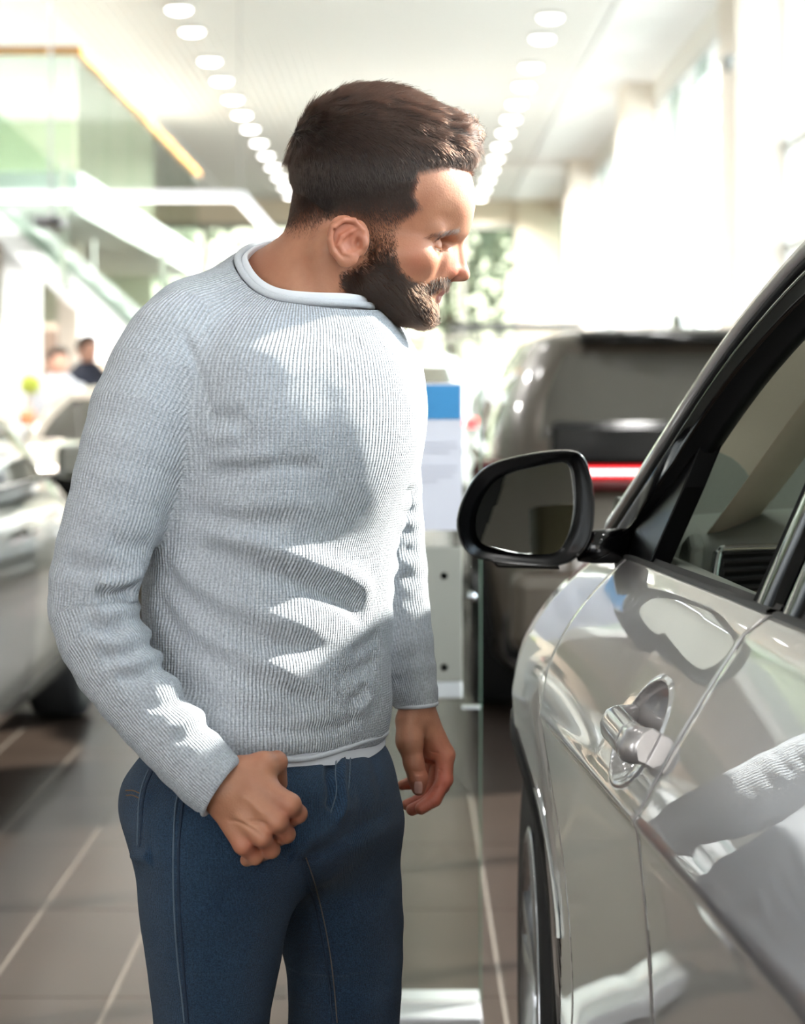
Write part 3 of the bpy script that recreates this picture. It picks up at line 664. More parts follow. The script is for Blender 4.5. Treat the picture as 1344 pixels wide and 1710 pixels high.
def flank(s, h):
    """inward offset of the outer skin"""
    s = np.asarray(s, float); h = np.asarray(h, float)
    hs = np.interp(s, [-.1, 1.0, 2.6, 3.3, 3.75, 4.2, 4.6], [1.12, 1.10, 1.085, 1.075, 1.058, 1.01, .90])      # shoulder line height
    hc = np.interp(s, [-.1, 2.4, 3.3, 4.0, 4.6], [.94, .90, .885, .86, .80])                       # crease
    ins = np.interp(s, [-.2, .2, 1.0, 3.6, 4.1, 4.45, 4.62], [.22, .06, 0, 0, .05, .18, .42])             # nose and tail curve in
    u = np.clip((h-hc)/(hs-hc), 0, 1.6)
    ex = np.interp(s, [2.75, 3.6], [1.12, 2.25]); up = .100*np.where(u < 1, u**ex, 1+(u-1)*2.2)+.012*np.sin(PI*np.clip(u, 0, 1))*0
    v = np.clip((hc-h)/.60, 0, 1.2)
    dn = .020*np.sin(PI*np.clip(v/.8, 0, 1))**1.2*.9+.055*np.clip(v-.35, 0, 1)**1.5
    fl = np.exp(-((s-SW)/.42)**2)*.016*np.exp(-((h-.80)/.16)**2)       # wheel-arch flare
    bump = .010*np.exp(-((h-.46)/.045)**2)*np.interp(s, [1.5, 1.9, 3.0, 3.25], [0, 1, 1, 0])
    r = np.where(h > hc, up, dn)
    cr = .0035*np.exp(-((h-hc)/.010)**2)
    return r+ins-fl-bump-cr*np.interp(s, [1., 2., 3.0, 3.5], [0, 1, 1, .3])
HS_, HH_ = 2.575, .962                          # door handle centre
def cup(s, h):
    q = ((s-HS_)/.108)**2+((h-HH_)/.052)**2
    q2 = np.clip(1-q, 0, 1)
    return .030*q2**.62 if True else q2
def skin(s, h, recess=False):
    o = flank(s, h)
    if recess: o = o+cup(s, h)-.0025*np.exp(-((((s-HS_)/.108)**2+((h-HH_)/.052)**2-1.08)/.10)**2)
    return C(s, h, o)
def arch_low(s, sc, R=.455, floor_=.24):
    d = R**2-(s-sc)**2; return np.where(d > 0, np.maximum(floor_, .375+np.sqrt(np.maximum(d, 0))), floor_)
def panel(name, sL, sR, hb, ht, ns, nh, m, parent, recess=False, fine=None, label=None):
    """sL(h), sR(h): edges; hb(s), ht(s): bottom and top"""
    a = np.linspace(0, 1, ns); b = np.linspace(0, 1, nh)
    if fine is not None: a, b = fine
    A, B = np.meshgrid(a, b, indexing='ij')
    s = sL(B*.86+.24)*(1-A)+sR(B*.86+.24)*A
    for _ in range(3):
        lo, hi = hb(s), ht(s); h = lo+(hi-lo)*B; s = sL(h)*(1-A)+sR(h)*A
    G = skin(s, h, recess); inn = C(s, h, flank(s, h)+.022)
    g = MB(); g.grid(G)
    loop = [(i, 0) for i in range(len(a))]+[(len(a)-1, j) for j in range(1, len(b))]+[(i, len(b)-1) for i in range(len(a)-2, -1, -1)]+[(0, j) for j in range(len(b)-2, 0, -1)]
    n = len(loop); cen = np.array([s.mean(), h.mean()]); Pm = []
    for (i, j) in loop:
        Pm.append(C(s[i, j], h[i, j], flank(s[i, j], h[i, j])+.003)+0); 
    Pi = [inn[i, j] for i, j in loop]; Po = [G[i, j] for i, j in loop]
    V = Po+Pi; g.add(V, [(k, (k+1) % n, n+(k+1) % n, n+k) for k in range(n)], True)
    o = g.build(name, m, parent)
    bv = o.modifiers.new('w', 'WELD'); bv.merge_threshold = .0002
    b2 = o.modifiers.new('b', 'BEVEL'); b2.width = .0035; b2.segments = 3; b2.limit_method = 'ANGLE'; b2.angle_limit = math.radians(55); b2.harden_normals = False
    if label: tag(o, label)
    return o
gap_fr = lambda h: np.interp(h, [.2, .45, .62, .72, .83, .95, 1.02, 1.12], [2.95, 2.92, 2.90, 3.02, 3.20, 3.30, 3.33, 3.34])     # fender to front door
gap_fr = lambda h: np.interp(h, [.2, .50, .70, .83, .95, 1.02, 1.12], [3.06, 3.08, 3.16, 3.24, 3.31, 3.33, 3.34])
gap_b = lambda h: np.interp(h, [.2, .6, .90, 1.09, 1.2], [2.415, 2.405, 2.385, 2.350, 2.34])
gap_r = lambda h: np.interp(h, [.2, .4, .62, .85, 1.1], [1.30, 1.28, 1.16, 1.10, 1.10])
top = lambda s: np.interp(s, [-.1, 1.0, 2.6, 3.3, 3.75, 4.2, 4.6], [1.142, 1.122, 1.105, 1.094, 1.078, 1.03, .92])
sill = lambda s: np.full_like(s, .27)
# dense columns around the handle
a_ = np.unique(np.concatenate([np.linspace(0, 1, 60), np.linspace(.02, .36, 110)])); b_ = np.unique(np.concatenate([np.linspace(0, 1, 90), np.linspace(.74, .91, 90), np.linspace(.985, 1, 5)]))
fd = panel('front_door', lambda h: gap_b(h)+.0022, lambda h: gap_fr(h)-.0022, sill, top, 60, 90, body_m, car, True, (a_, b_))
panel('rear_door', lambda h: gap_r(h)+.002, lambda h: gap_b(h)-.0022, lambda s: np.maximum(.27, arch_low(s, SWR, .46, .27)), top, 70, 90, body_m, car)
panel('front_fender', lambda h: gap_fr(h)+.0022, lambda h: 4.58+0*h, lambda s: arch_low(s, SW, .455, .27), top, 150, 60, body_m, car)
panel('rear_fender', lambda h: -.12+0*h, lambda h: gap_r(h)-.002, lambda s: arch_low(s, SWR, .46, .27), top, 90, 60, body_m, car)
# dark structure behind the gaps
g = MB(); s_ = np.linspace(-.05, 4.5, 60); h_ = np.linspace(.3, 1.08, 14); S_, H_ = np.meshgrid(s_, h_, indexing='ij'); lo = np.maximum(arch_low(S_, SW, .47, .28), arch_low(S_, SWR, .47, .28)); H2 = np.maximum(H_, np.minimum(lo, 1.0)); g.grid(C(S_, H2, flank(S_, H2)+.024+cup(S_, H2)*1.3)); g.build('inner_frame', mat('seam_dark', (30, 29, 28), .6), car)
# sill, arch mouldings, wheels
g = MB(); s_ = np.linspace(1.30, 3.14, 30); g.grid(np.stack([C(s_, np.full(30, h), np.full(30, o)) for h, o in ((.275, .05), (.27, .028), (.22, .022), (.17, .045), (.15, .10), (.15, .3))])); g.build('sill_cladding', trim_black, car)
for sc, nm in ((SW, 'wheel_arch'), (SWR, 'wheel_arch')):
    aa = np.linspace(-.42, PI+.42, 60); rr_ = ((.462, .022), (.458, -.004), (.440, -.006), (.432, .004), (.430, .05), (.425, .30), (.30, .34))
    g = MB(); g.grid(np.stack([C(sc+np.cos(aa)*r_, .375+np.sin(aa)*r_, np.maximum(flank(sc+np.cos(aa)*.458, np.maximum(.3, .375+np.sin(aa)*.458)), -1)+o) for r_, o in rr_])); g.build(nm, trim_black, car)
    p = C(sc, RW, .150); make_wheel(car, tuple(p), RW, .26, -1, True)
    p = C(sc, RW, WD-.150); make_wheel(car, tuple(p), RW, .26, 1, True)
# chrome strip on the fender behind the wheel
s_ = np.array([3.262, 3.275, 3.30, 3.335, 3.38, 3.40]); h_ = np.array([.590, .625, .67, .715, .757, .768])
s_ = np.interp(np.linspace(0, 5, 24), range(6), s_)-.02; h_ = np.interp(np.linspace(0, 5, 24), range(6), h_)
g = MB(); P = C(s_, h_, flank(s_, h_)); off = np.array([-1, 0, 0])
g.grid(np.stack([P+off*.001+C(dx, 0, 0)-C(0, 0, 0)+off*dz for dx, dz in ((-.016, -.002), (-.014, .004), (-.004, .006), (.004, .006), (.014, .003), (.016, -.002))])); g.build('fender_trim', chrome, car)
# door handle
hb = bpy.data.objects['front_door']
def HP(ds, dh, out_): return C(HS_+ds, HH_+dh, flank(HS_+ds, HH_+dh*.4)-out_)
sec = [(-.016, .018), (-.012, .030), (0, .035), (.012, .031), (.017, .020), (.012, .010), (0, .006), (-.012, .010)]
def bar_loft(s0, s1, prof, name, parent, nn=16, hgt=1.25, m=body_m):
    rows = []
    for k in range(nn):
        t = k/(nn-1); ds = s0+(s1-s0)*t; dip, sc = prof(t); rows.append([HP(ds, a*sc*hgt, b*1.0-dip if b > .012 else b-dip) for a, b in sec])
    g = MB(); G = np.array(rows); g.grid(np.concatenate([G, G[:, :1]], 1)); g.add(G[0], [tuple(range(8))]); g.add(G[-1], [tuple(range(8))[::-1]])
    o = g.build(name, m, parent); w1 = o.modifiers.new('w', 'WELD'); w1.merge_threshold = .0003; b = o.modifiers.new('b', 'BEVEL'); b.width = .003; b.segments = 3; b.limit_method = 'ANGLE'; b.angle_limit = math.radians(50); return o
hd = bar_loft(-.068, .105, lambda t: (.030*max(0, (t-.80)/.20)**2, 1-.25*max(0, (t-.75)/.25)), 'handle', hb, 20)
hl = bar_loft(-.112, -.072, lambda t: (.016*max(0, (.35-t)/.35)**2, 1-.12*max(0, (.4-t)/.4)), 'handle_cap', hb, 8, 1.32)
c = HP(-.092, -.002, .0365); g = MB(); g.lathe([(.0105, .0), (.0105, .0016), (.0094, .0022), (.0088, .0016), (0, .0014)], (0, 0, 0), 'X', 24); o = g.build('lock_cover', body_m, hb)
for v in o.data.vertices: v.co = v.co
o.data.transform(Matrix.Translation(Vector(c)-0*Vector(c)) @ Matrix.Scale(-1, 4, (1, 0, 0)))
# ---- belt, window frames, pillars
def gh(h): return .130+(h-1.10)*.42
OUT = np.array([(3.62, 1.115, .135), (3.46, 1.18, .150), (3.31, 1.245, .166), (3.12, 1.36, .208), (2.96, 1.437, .240), (2.76, 1.502, .268), (2.50, 1.548, .292), (2.20, 1.580, .306), (1.80, 1.600, .318), (1.2, 1.600, .325), (.6, 1.57, .325), (.2, 1.52, .31)])
Os = smooth_curve(OUT, 80)
def ribbon(name, curve, sec_, m, parent, extra=None, close=False):
    """curve rows (s,h,o); sec_ offsets (along in-plane normal pointing away from the glass, inward)"""
    d = np.gradient(curve, axis=0); t = d[:, :2]/np.linalg.norm(d[:, :2], axis=1, keepdims=True); nrm = np.stack([-t[:, 1], t[:, 0]], 1)
    if nrm[len(nrm)//2, 1] < 0: nrm = -nrm
    rows = []
    for a, b in sec_:
        s = curve[:, 0]+nrm[:, 0]*a; h = curve[:, 1]+nrm[:, 1]*a; o = curve[:, 2]+nrm[:, 1]*a*.42+b; rows.append(C(s, h, o))
    G = np.stack(rows); g = MB(); g.grid(np.concatenate([G, G[:1]]) if close else G); return g.build(name, m, parent)
ribbon('roof_rail', Os, [(-.002, .020), (-.002, -.002), (.004, -.008), (.016, -.009), (.028, -.002), (.034, .014), (.036, .03)], body_m, car)
ribbon('rail_seal', Os, [(-.010, .022), (-.010, .002), (-.006, -.002), (-.001, .001), (-.001, .02)], mat('rubber', (18, 18, 18), .6), car)
# front door frame, gloss black outside with a matte inner return
FrO = Os[(Os[:, 0] > 2.30)]
fr = ribbon('window_frame', FrO, [(-.010, .022), (-.012, .004), (-.034, .001), (-.036, .004), (-.058, .006), (-.062, .012)], black_m, hb)
ribbon('frame_return', FrO, [(-.058, .007), (-.064, .016), (-.066, .034), (-.072, .038), (-.074, .050), (-.060, .062), (-.03, .066)], mat('frame_matte', (9, 9, 10), .5, spec=.15), hb)
# sail panel with the mirror foot
g = MB(); P = [(3.62, 1.098), (3.18, 1.096), (3.165, 1.20), (3.17, 1.285), (3.24, 1.262), (3.36, 1.212), (3.50, 1.145)]
g.prism([C(s, h, gh(h)+.001) for s, h in P], C(0, 0, .03)-C(0, 0, 0)); g.build('sail_panel', mat('sail_black', (4, 4, 5), .3, spec=.12), hb, bevel=.002)
# waist seal and polished top of the door
s_ = np.linspace(1.0, 3.60, 60)
def beltstrip(name, secs, m, s0=1.0, s1=3.6, parent=car):
    s_ = np.linspace(s0, s1, 50); tp = top(s_); g = MB(); g.grid(np.stack([C(s_, tp+dh, flank(s_, tp)+do) for dh, do in secs])); return g.build(name, m, parent)
beltstrip('waist_seal', [(-.004, -.001), (.004, .001), (.006, .005), (.004, .014), (.009, .017), (.007, .022), (-.02, .024)], mat('rubber', (18, 18, 18), .6), 2.36, 3.56, hb)
beltstrip('waist_seal', [(-.004, -.001), (.004, .001), (.006, .005), (.004, .014), (.009, .017), (.007, .022), (-.02, .024)], mat('rubber', (18, 18, 18), .6), .9, 2.33)
# B pillar covers: front door and rear door
def cover(name, s0, s1, h0, h1, parent, bow=.012, m=black_m):
    S_, H_ = np.meshgrid(np.linspace(s0, s1, 9), np.linspace(h0, h1, 12), indexing='ij'); u = (S_-s0)/(s1-s0)*2-1
    G = C(S_-(H_-1.10)*.10, H_, gh(H_)-.004+bow*u**4+.002*u*u); g = MB(); g.grid(G); I = C(S_-(H_-1.10)*.10, H_, gh(H_)+.05); g.grid(I)
    for a in (0, -1): g.grid(np.stack([G[a], I[a]]))
    for a in (0, -1): g.grid(np.stack([G[:, a], I[:, a]]))
    return g.build(name, m, parent)
cover('pillar_cover', 2.385, 2.475, 1.098, 1.545, hb); cover('pillar_cover', 2.255, 2.345, 1.103, 1.56, car)
g = MB(); g.grid(np.stack([C(2.480-(h-1.1)*.1, h, gh(h)+o) for o in (.000, .07) for h in [np.linspace(1.098, 1.54, 8)]])); g.build('glass_channel', mat('rubber', (18, 18, 18), .6), hb)
g = MB(); h = np.linspace(1.10, 1.55, 8); g.grid(np.stack([C(2.335-(h-1.1)*.1+ds, h, gh(h)+o) for ds, o in ((.03, .035), (.03, .05), (-.02, .05))])); g.build('pillar_seal', mat('rubber', (18, 18, 18), .6), car)
# rear side glass
S_, H_ = np.meshgrid(np.linspace(1.12, 2.25, 12), np.linspace(1.105, 1.57, 8), indexing='ij'); g = MB(); g.grid(C(S_-(H_-1.1)*.1, H_, gh(H_)+.012)); g.build('rear_side_window', thin_glass('privacy_glass', (90, 96, 94)), car)
g = MB(); g.grid(C(*[q for q in (np.meshgrid(np.linspace(.15, 1.02, 12), np.linspace(1.105, 1.56, 8), indexing='ij'))], gh(np.linspace(1.105, 1.56, 8))[None, :]+.012)); g.build('quarter_window', dark_glass, car)
cover('rear_pillar', 1.0, 1.14, 1.103, 1.575, car)
# roof, windshield, bonnet, far side, tail
Ri = Os[Os[:, 0] < 2.80][::1]; nR = len(Ri); T_ = np.linspace(0, 1, 15)
g = MB(); rows = []
for t_ in T_:
    o = Ri[:, 2]+.03+(WD-2*Ri[:, 2]-.06)*t_; rows.append(C(Ri[:, 0], Ri[:, 1]+.030+.035*np.sin(PI*t_), o))
g.grid(np.stack(rows)); g.build('roof', body_m, car)
g = MB(); g.grid(np.stack([r-np.array([0, 0, .04]) for r in rows])); g.build('headliner', mat('headliner', (206, 200, 188), .9), car)
Wi = smooth_curve(OUT[:7], 30); Wi = Wi[Wi[:, 0] > 2.75]; rows = []
for t_ in T_:
    o = Wi[:, 2]+.02+(WD-2*Wi[:, 2]-.04)*t_; rows.append(C(Wi[:, 0]+.20*np.sin(PI*t_)*(.6+.4*(1.5-Wi[:, 1])/.4), Wi[:, 1]+.012+.02*np.sin(PI*t_), o))
g.grid if False else None
g = MB(); g.grid(np.stack(rows)); g.build('windshield', thin_glass('windshield_glass', (226, 236, 230)), car)
s_ = np.linspace(3.50, 4.60, 24); g = MB(); rows = []
for t_ in T_:
    oo = flank(s_, top(s_))+(WD-2*flank(s_, top(s_)))*t_; rows.append(C(s_+.06*np.sin(PI*t_), top(s_)+.05*np.sin(PI*t_)**.6*np.interp(s_, [3.5, 4.4, 4.6], [1, .8, .2])+.012, oo))
g.grid(np.stack(rows)); g.build('bonnet', body_m, car)
g = MB(); h_ = np.linspace(.25, .90, 8); g.grid(np.stack([C(4.60+.12*np.sin(PI*t_)-.10*abs(h_-.6), h_, .42+(WD-.84)*t_) for t_ in T_])); g.build('front_bumper', body_m, car)
S_, H_ = np.meshgrid(np.linspace(-.1, 4.6, 50), np.linspace(.27, 1.1, 24), indexing='ij'); tpp = top(S_); H_ = .27+(tpp-.27)*(H_-.27)/.83
lo = np.maximum(arch_low(S_, SW, .455, .27), arch_low(S_, SWR, .46, .27)); H_ = np.maximum(H_, lo)
g = MB(); g.grid(C(S_, H_, WD-flank(S_, H_))); g.build('far_side', body_m, car)
g = MB(); h_ = np.linspace(.3, 1.55, 10); g.grid(np.stack([C(-.15-.08*np.sin(PI*t_)+.25*np.clip(h_-1.1, 0, 1), h_, .20+.15*np.clip((h_-1.1)*2, 0, 1)+(WD-.4-.3*np.clip((h_-1.1)*2, 0, 1))*t_) for t_ in T_])); g.build('tailgate', body_m, car)
g = MB(); g.grid(np.stack([C(np.array([-.1, 4.55]), .26, o) for o in (.12, WD-.12)])); g.build('underbody', trim_black, car)
# far side windows
Fo = smooth_curve(OUT[:9], 40); g = MB(); g.grid(np.stack([C(Fo[:, 0], Fo[:, 1]*1., WD-Fo[:, 2]+0), C(Fo[:, 0]-.03, Fo[:, 1]-.035, WD-Fo[:, 2]+.02)])); g.build('far_window_frame', black_m, car)
g = MB(); S_ = np.linspace(2.48, 3.45, 14); ht = np.interp(S_, Fo[::-1, 0], Fo[::-1, 1])-.02; g.grid(np.stack([C(S_, 1.10+(ht-1.10)*u, WD-.15-(ht-1.1)*u*.42) for u in np.linspace(0, 1, 6)])); g.build('far_front_window', thin_glass('far_glass', (92, 108, 100)), car)
g = MB(); S_ = np.linspace(1.15, 2.32, 14); ht = np.interp(S_, Os[::-1, 0], Os[::-1, 1])-.02; g.grid(np.stack([C(S_, 1.10+(ht-1.10)*u, WD-.15-(ht-1.1)*u*.42) for u in np.linspace(0, 1, 6)])); g.build('far_rear_window', thin_glass('far_glass', (92, 108, 100)), car)
g = MB(); h = np.linspace(1.08, 1.56, 6); g.grid(np.stack([C(2.30, h, WD-gh(h)), C(2.50, h, WD-gh(h))])); g.build('far_pillar', black_m, car)
# ---- interior
din = mat('cabin_grey', (146, 150, 140), .65, bump=.4, bscale=600, bdist=.0006, noise=.08, nscale=200); dk_ = mat('cabin_dark', (30, 31, 31), .6); beige_tr = mat('pillar_beige', (214, 200, 180), .8, noise=.06, nscale=400); seat_m = mat('seat_leather', (128, 118, 96), .55, noise=.1, nscale=60, bump=.2, bscale=300)
# inner A pillar trim
Ai = smooth_curve(OUT[:7], 30)
g = MB(); g.grid(np.stack([C(Ai[:, 0]+ds, Ai[:, 1]+dh, Ai[:, 2]+do) for ds, dh, do in ((-.02, -.055, .105), (.0, -.058, .125), (.03, -.052, .150), (.07, -.045, .180), (.12, -.030, .215), (.15, -.01, .225), (.14, .0, .22))])); g.build('pillar_trim', beige_tr, car)
g = MB(); g.grid(np.stack([C(Ai[:, 0]+ds, Ai[:, 1]+dh, WD-Ai[:, 2]-do) for ds, dh, do in ((-.02, -.055, .05), (.03, -.058, .10), (.05, -.01, .12))])); g.build('pillar_trim', beige_tr, car)
# dashboard: profile swept across the car
prof = np.array([(3.42, .62), (3.30, .78), (3.32, .90), (3.345, .985), (3.33, 1.03), (3.36, 1.085), (3.40, 1.115), (3.52, 1.130), (3.70, 1.142), (3.88, 1.148), (4.0, 1.14), (4.02, 1.06)]); pr = smooth_curve(prof, 40)
o_ = np.linspace(.20, WD-.20, 50); binn = .022*np.exp(-((o_-.58)/.22)**4)
rows = [C(pr[:, 0]+.05*np.exp(-((oo-.20)/.05)**2), pr[:, 1]+(pr[:, 1] > 1.04)*bn*np.clip((3.75-pr[:, 0])/.3, 0, 1), oo) for oo, bn in zip(o_, binn)]
g = MB(); g.grid(np.stack(rows)); dash = g.build('dashboard', din, car)
# side vent with bright surround
V0, V1, VH0, VH1 = .245, .335, 1.035, 1.100
def VP(o, h, d=0): return C(3.325+.35*(h-1.035)-d, h, o)
g = MB(); g.prism([VP(V0-.005, VH0), VP(V1, VH0), VP(V1+.02, VH1), VP(V0+.010, VH1)], C(-.010, 0, 0)-C(0, 0, 0)); vent = g.build('side_vent', dk_, dash, bevel=.003)
g = MB()
P = [VP(V0-.012, VH0-.012, .016), VP(V0+.002, VH1-.010, .016), VP(V0+.008, VH1+.004, .016), VP(V0+.022, VH1+.008, .016), VP(V1+.012, VH1+.010, .016)]
Pq = smooth_curve(np.array(P), 30)
g.tube(Pq, [.0065]*12+[.0050]*18, 8); tag(g.build('vent_surround', mat('brushed_metal', (206, 210, 208), .22, metal=.9), vent), 'bright metal vent surround')
for k in range(5):
    h = VH0+.014+k*.012; g = MB(); g.beam(VP(V0+.012, h, .013), VP(V1+.01, h+.004, .013), .004, .010, up=(0, -.7, .7)); g.build('vent_slat', mat('slat_dark', (38, 38, 38), .35), vent)
g = MB(); g.box(VP((V0+V1)/2+.005, VH0+.012, .024), (.030, .018, .010)); g.build('vent_knob', chrome, vent, bevel=.003)
# door card top and inner sill
s_ = np.linspace(2.42, 3.42, 40); g = MB(); g.grid(np.stack([C(s_, h+.000*s_, np.full(40, o)) for h, o in ((1.085, .160), (1.096, .172), (1.094, .195), (1.070, .222), (1.030, .240), (.98, .248), (.80, .25), (.40, .24))])); g.build('door_card', din, hb)
g = MB(); g.prism([C(3.32, 1.075, .205), C(3.42, 1.085, .205), C(3.42, 1.115, .215), C(3.38, 1.125, .215), C(3.33, 1.11, .210)], C(0, 0, .022)-C(0, 0, 0)); g.build('speaker_pod', din, hb, bevel=.008)
# steering wheel
c = C(3.02, .98, .60); g = MB(); nrm = Vector((0, -.9, .43)).normalized(); e1 = Vector((1, 0, 0)); e2 = nrm.cross(e1)
cc = Vector(c); g.tube([cc+(e1*math.cos(a)+e2*math.sin(a))*.185 for a in np.linspace(0, 2*PI, 41)[:-1]], .014, 10, closed=True)
for a in (0, PI, -PI/2): g.beam(cc, cc+(e1*math.cos(a)+e2*math.sin(a))*.18, .03, .015, up=tuple(nrm))
g.lathe([(0, .04), (.05, .03), (.065, 0), (.05, -.03)], tuple(cc), 'Y', 18); g.build('steering_wheel', dk_, car)
# seats
def seat(s0, o0, o1, hb_=1.12, name='front_seat'):
    q = empty(name, tuple(C(s0, 0, (o0+o1)/2))); q.parent = car; q.matrix_parent_inverse = Matrix.Identity(4); q.location = Vector(C(s0, 0, (o0+o1)/2))-Vector(car.location)
    q.location.z = 0
    om, w2 = (o0+o1)/2, (o1-o0)/2
    def slab(name, pts, th, wf=1.0):
        Pc = smooth_curve(np.array(pts), 14); d = np.gradient(Pc, axis=0); d /= np.linalg.norm(d, axis=1, keepdims=True); nn = np.stack([-d[:, 1], d[:, 0]], 1); G = []
        for a in np.linspace(0, 2*PI, 29):
            cx_, sx_ = math.cos(a), math.sin(a); lat = math.copysign(abs(cx_)**.5, cx_)*w2*wf; t_ = math.copysign(abs(sx_)**.6, sx_)*th+.02*(abs(lat/w2)**3)*(sx_ > 0)
            G.append(C(Pc[:, 0]+nn[:, 0]*t_, Pc[:, 1]+nn[:, 1]*t_, om+lat))
        g = MB(); G = np.stack(G); g.grid(G); g.add(G[:-1, 0], [tuple(range(28))]); g.add(G[:-1, -1], [tuple(range(28))]); 
        o = g.build(name, seat_m, None); o.data.transform(Matrix.Translation(-(Vector(q.location)+Vector(car.location)))); o.parent = q
    slab('seat_cushion', [(s0+.50, .58), (s0+.25, .60), (s0, .56)], .07); slab('seat_back', [(s0+.02, .56), (s0-.08, .85), (s0-.16, hb_)], .06); slab('headrest', [(s0-.165, hb_+.035), (s0-.185, hb_+.10), (s0-.19, hb_+.225)], .045, .52)
seat(2.42, .33, .85); seat(2.42, 1.10, 1.62); seat(1.40, .25, 1.68, 1.10, 'rear_seat')
g = MB(); g.grid(np.stack([C(np.array([.2, 3.6]), .42, o) for o in (.22, WD-.22)])); g.build('cabin_floor', dk_, car)

# ---- wing mirror
MD = 3.34
def MP(px, py, d=0.): return W(px, py, MD+d)
mo = [(765, 893), (763, 868), (770, 840), (783, 813), (800, 790), (824, 774), (860, 763), (905, 755), (940, 752), (962, 754), (974, 762), (983, 780), (990, 810), (993, 845), (990, 885), (981, 912), (966, 930), (945, 942), (915, 947), (870, 945), (825, 939), (792, 931), (775, 917)]
mg = [(796, 880), (799, 855), (812, 825), (830, 804), (856, 791), (890, 782), (925, 775), (946, 773), (955, 782), (959, 805), (961, 840), (957, 872), (947, 900), (934, 918), (915, 925), (880, 925), (845, 920), (815, 912), (800, 900)]
def smooth_loop(P, n):
    P = np.array(P, float); Q = np.vstack([P, P, P]); S = smooth_curve(Q, 3*n+1); return S[n:2*n]
NO = 80; mo_ = smooth_loop(mo, NO)
def arc_align(P, n):                        # resample by angle around the centre
    c = P.mean(0); a = np.arctan2(P[:, 1]-c[1], P[:, 0]-c[0]); o = np.argsort(a); a = a[o]; P = P[o]; t = np.linspace(-PI, PI, n, endpoint=False)
    aa = np.concatenate([a-2*PI, a, a+2*PI]); return np.stack([np.interp(t, aa, np.tile(P[:, 0], 3)), np.interp(t, aa, np.tile(P[:, 1], 3))], 1)
A_ = arc_align(smooth_loop(mo, 400), NO); B_ = arc_align(smooth_loop(mg, 400), NO); cen = A_.mean(0)
MN = np.array([.19, -.977, .103]); MN /= np.linalg.norm(MN); MC = W(880, 850, MD)
def mpt(P, scale=1., d=0., cx_=None):
    c = cen if cx_ is None else np.array(cx_); out = []
    for p in P:
        q = c+(p-c)*scale; w = W(q[0], q[1], MD); dd = w-MC; dep = -(MN[0]*dd[0]+MN[2]*dd[2])/MN[1]*.6
        v = W(q[0], q[1], MD+dep); v = v+np.array([-.03*0, d, 0]); out.append(v)
    return np.array(out)
def closed(G): return np.concatenate([G, G[:, :1]], 1)
far_c = (900, 862)
sh = MB(); sh.grid(closed(np.stack([mpt(A_, .955, .004), mpt(A_, .972, -.003), mpt(A_, .99, -.003), mpt(A_, 1.0, .003), mpt(A_, 1.005, .018), mpt(A_, .985, .035, far_c), mpt(A_, .93, .058, far_c), mpt(A_, .82, .080, far_c), mpt(A_, .60, .098, far_c), mpt(A_, .3, .106, far_c), mpt(A_, .0, .108, far_c)])))
mir = sh.build('wing_mirror', black_m, hb); tag(mir, 'gloss black wing mirror housing')
bz = MB(); bz.grid(closed(np.stack([mpt(A_, .957, .003), mpt(A_, .94, .004), mpt(A_*.5+B_*.5, 1., .010), mpt(B_, 1.02, .014), mpt(B_, 1.01, .017)]))); bz.build('bezel', mat('bezel_black', (8, 8, 9), .25, spec=.3), mir)
gl = MB(); gp = []
for p in B_:
    q = cen+(p-cen)*1.015; w = W(q[0], q[1], MD); dd = w-MC; dep = -(MN[0]*dd[0]+MN[2]*dd[2])/MN[1]; gp.append(W(q[0], q[1], MD+dep)+np.array([0, .0145, 0]))
gp = np.array(gp); gl.add(list(gp), [tuple(range(NO))]); tag(gl.build('mirror_glass', mat('mirror_silver', (236, 238, 236), .0, metal=1.0), mir), 'mirror glass reflecting the seats')
# lower lip, arm and foot
g = MB(); g.prism([MP(820, 936, .02), MP(932, 943, .02), MP(936, 951, .02), MP(830, 948, .02)], (0, .05, 0)); g.build('lower_lip', mat('bezel_black', (8, 8, 9), .25, spec=.3), mir, bevel=.003)
arm = [(965, 912, .050, 26, .030), (990, 913, .040, 28, .034), (1020, 912, .050, 29, .036), (1045, 912, .08, 30, .040), (1066, 914, .14, 32, .045)]
rows = []
for px, py, d, hh, dd in arm:
    rows.append([W(px, py+hh*sy, MD+d)+np.array([0, dd*sx, 0]) for sy, sx in ((-1, 0), (-.9, .8), (0, 1), (.9, .8), (1, 0), (.9, -.8), (0, -1), (-.9, -.8), (-1, 0))])
g = MB(); g.grid(np.array(rows)); g.add(np.array(rows)[-1][:8], [tuple(range(8))]); g.build('mirror_arm', black_m, mir)
QH = 1.0; QS = 1.0; NHAIR = 62000
# ------------------------------------------------------------------ the man
DM = 2.85; PXM = DM/FPX                    # metres per pixel at the man's plane
AX = np.array([.586, .810, 0.]); FW = np.array([.810, -.586, 0.])    # shoulder axis (his right to left), chest direction
def zp(py): return CAMZ-(py-CY)*PXM
def xp(px): return (px-CX)*PXM
def H(px, py, lat=0.): return np.array([xp(px), lat, zp(py)])
HPIV = np.array([xp(615), DM]); HY = math.radians(5)
def to_head(P):
    x = P[:, 0]-HPIV[0]; y = P[:, 1]-HPIV[1]; c, s = math.cos(HY), math.sin(HY)
    return np.stack([x*c+y*s+HPIV[0], -x*s+y*c, P[:, 2]], 1)
def from_head(Q):
    x = Q[:, 0]-HPIV[0]; y = Q[:, 1]; c, s = math.cos(HY), math.sin(HY)
    return np.stack([x*c-y*s+HPIV[0], x*s+y*c+HPIV[1], Q[:, 2]], 1)
def rot2(deg):
    a = math.radians(deg); c, s = math.cos(a), math.sin(a)
    return np.array([[c, 0, s], [0, 1, 0], [-s, 0, c]])      # columns are the ellipsoid's axes
EYE = H(716, 412, .0322)
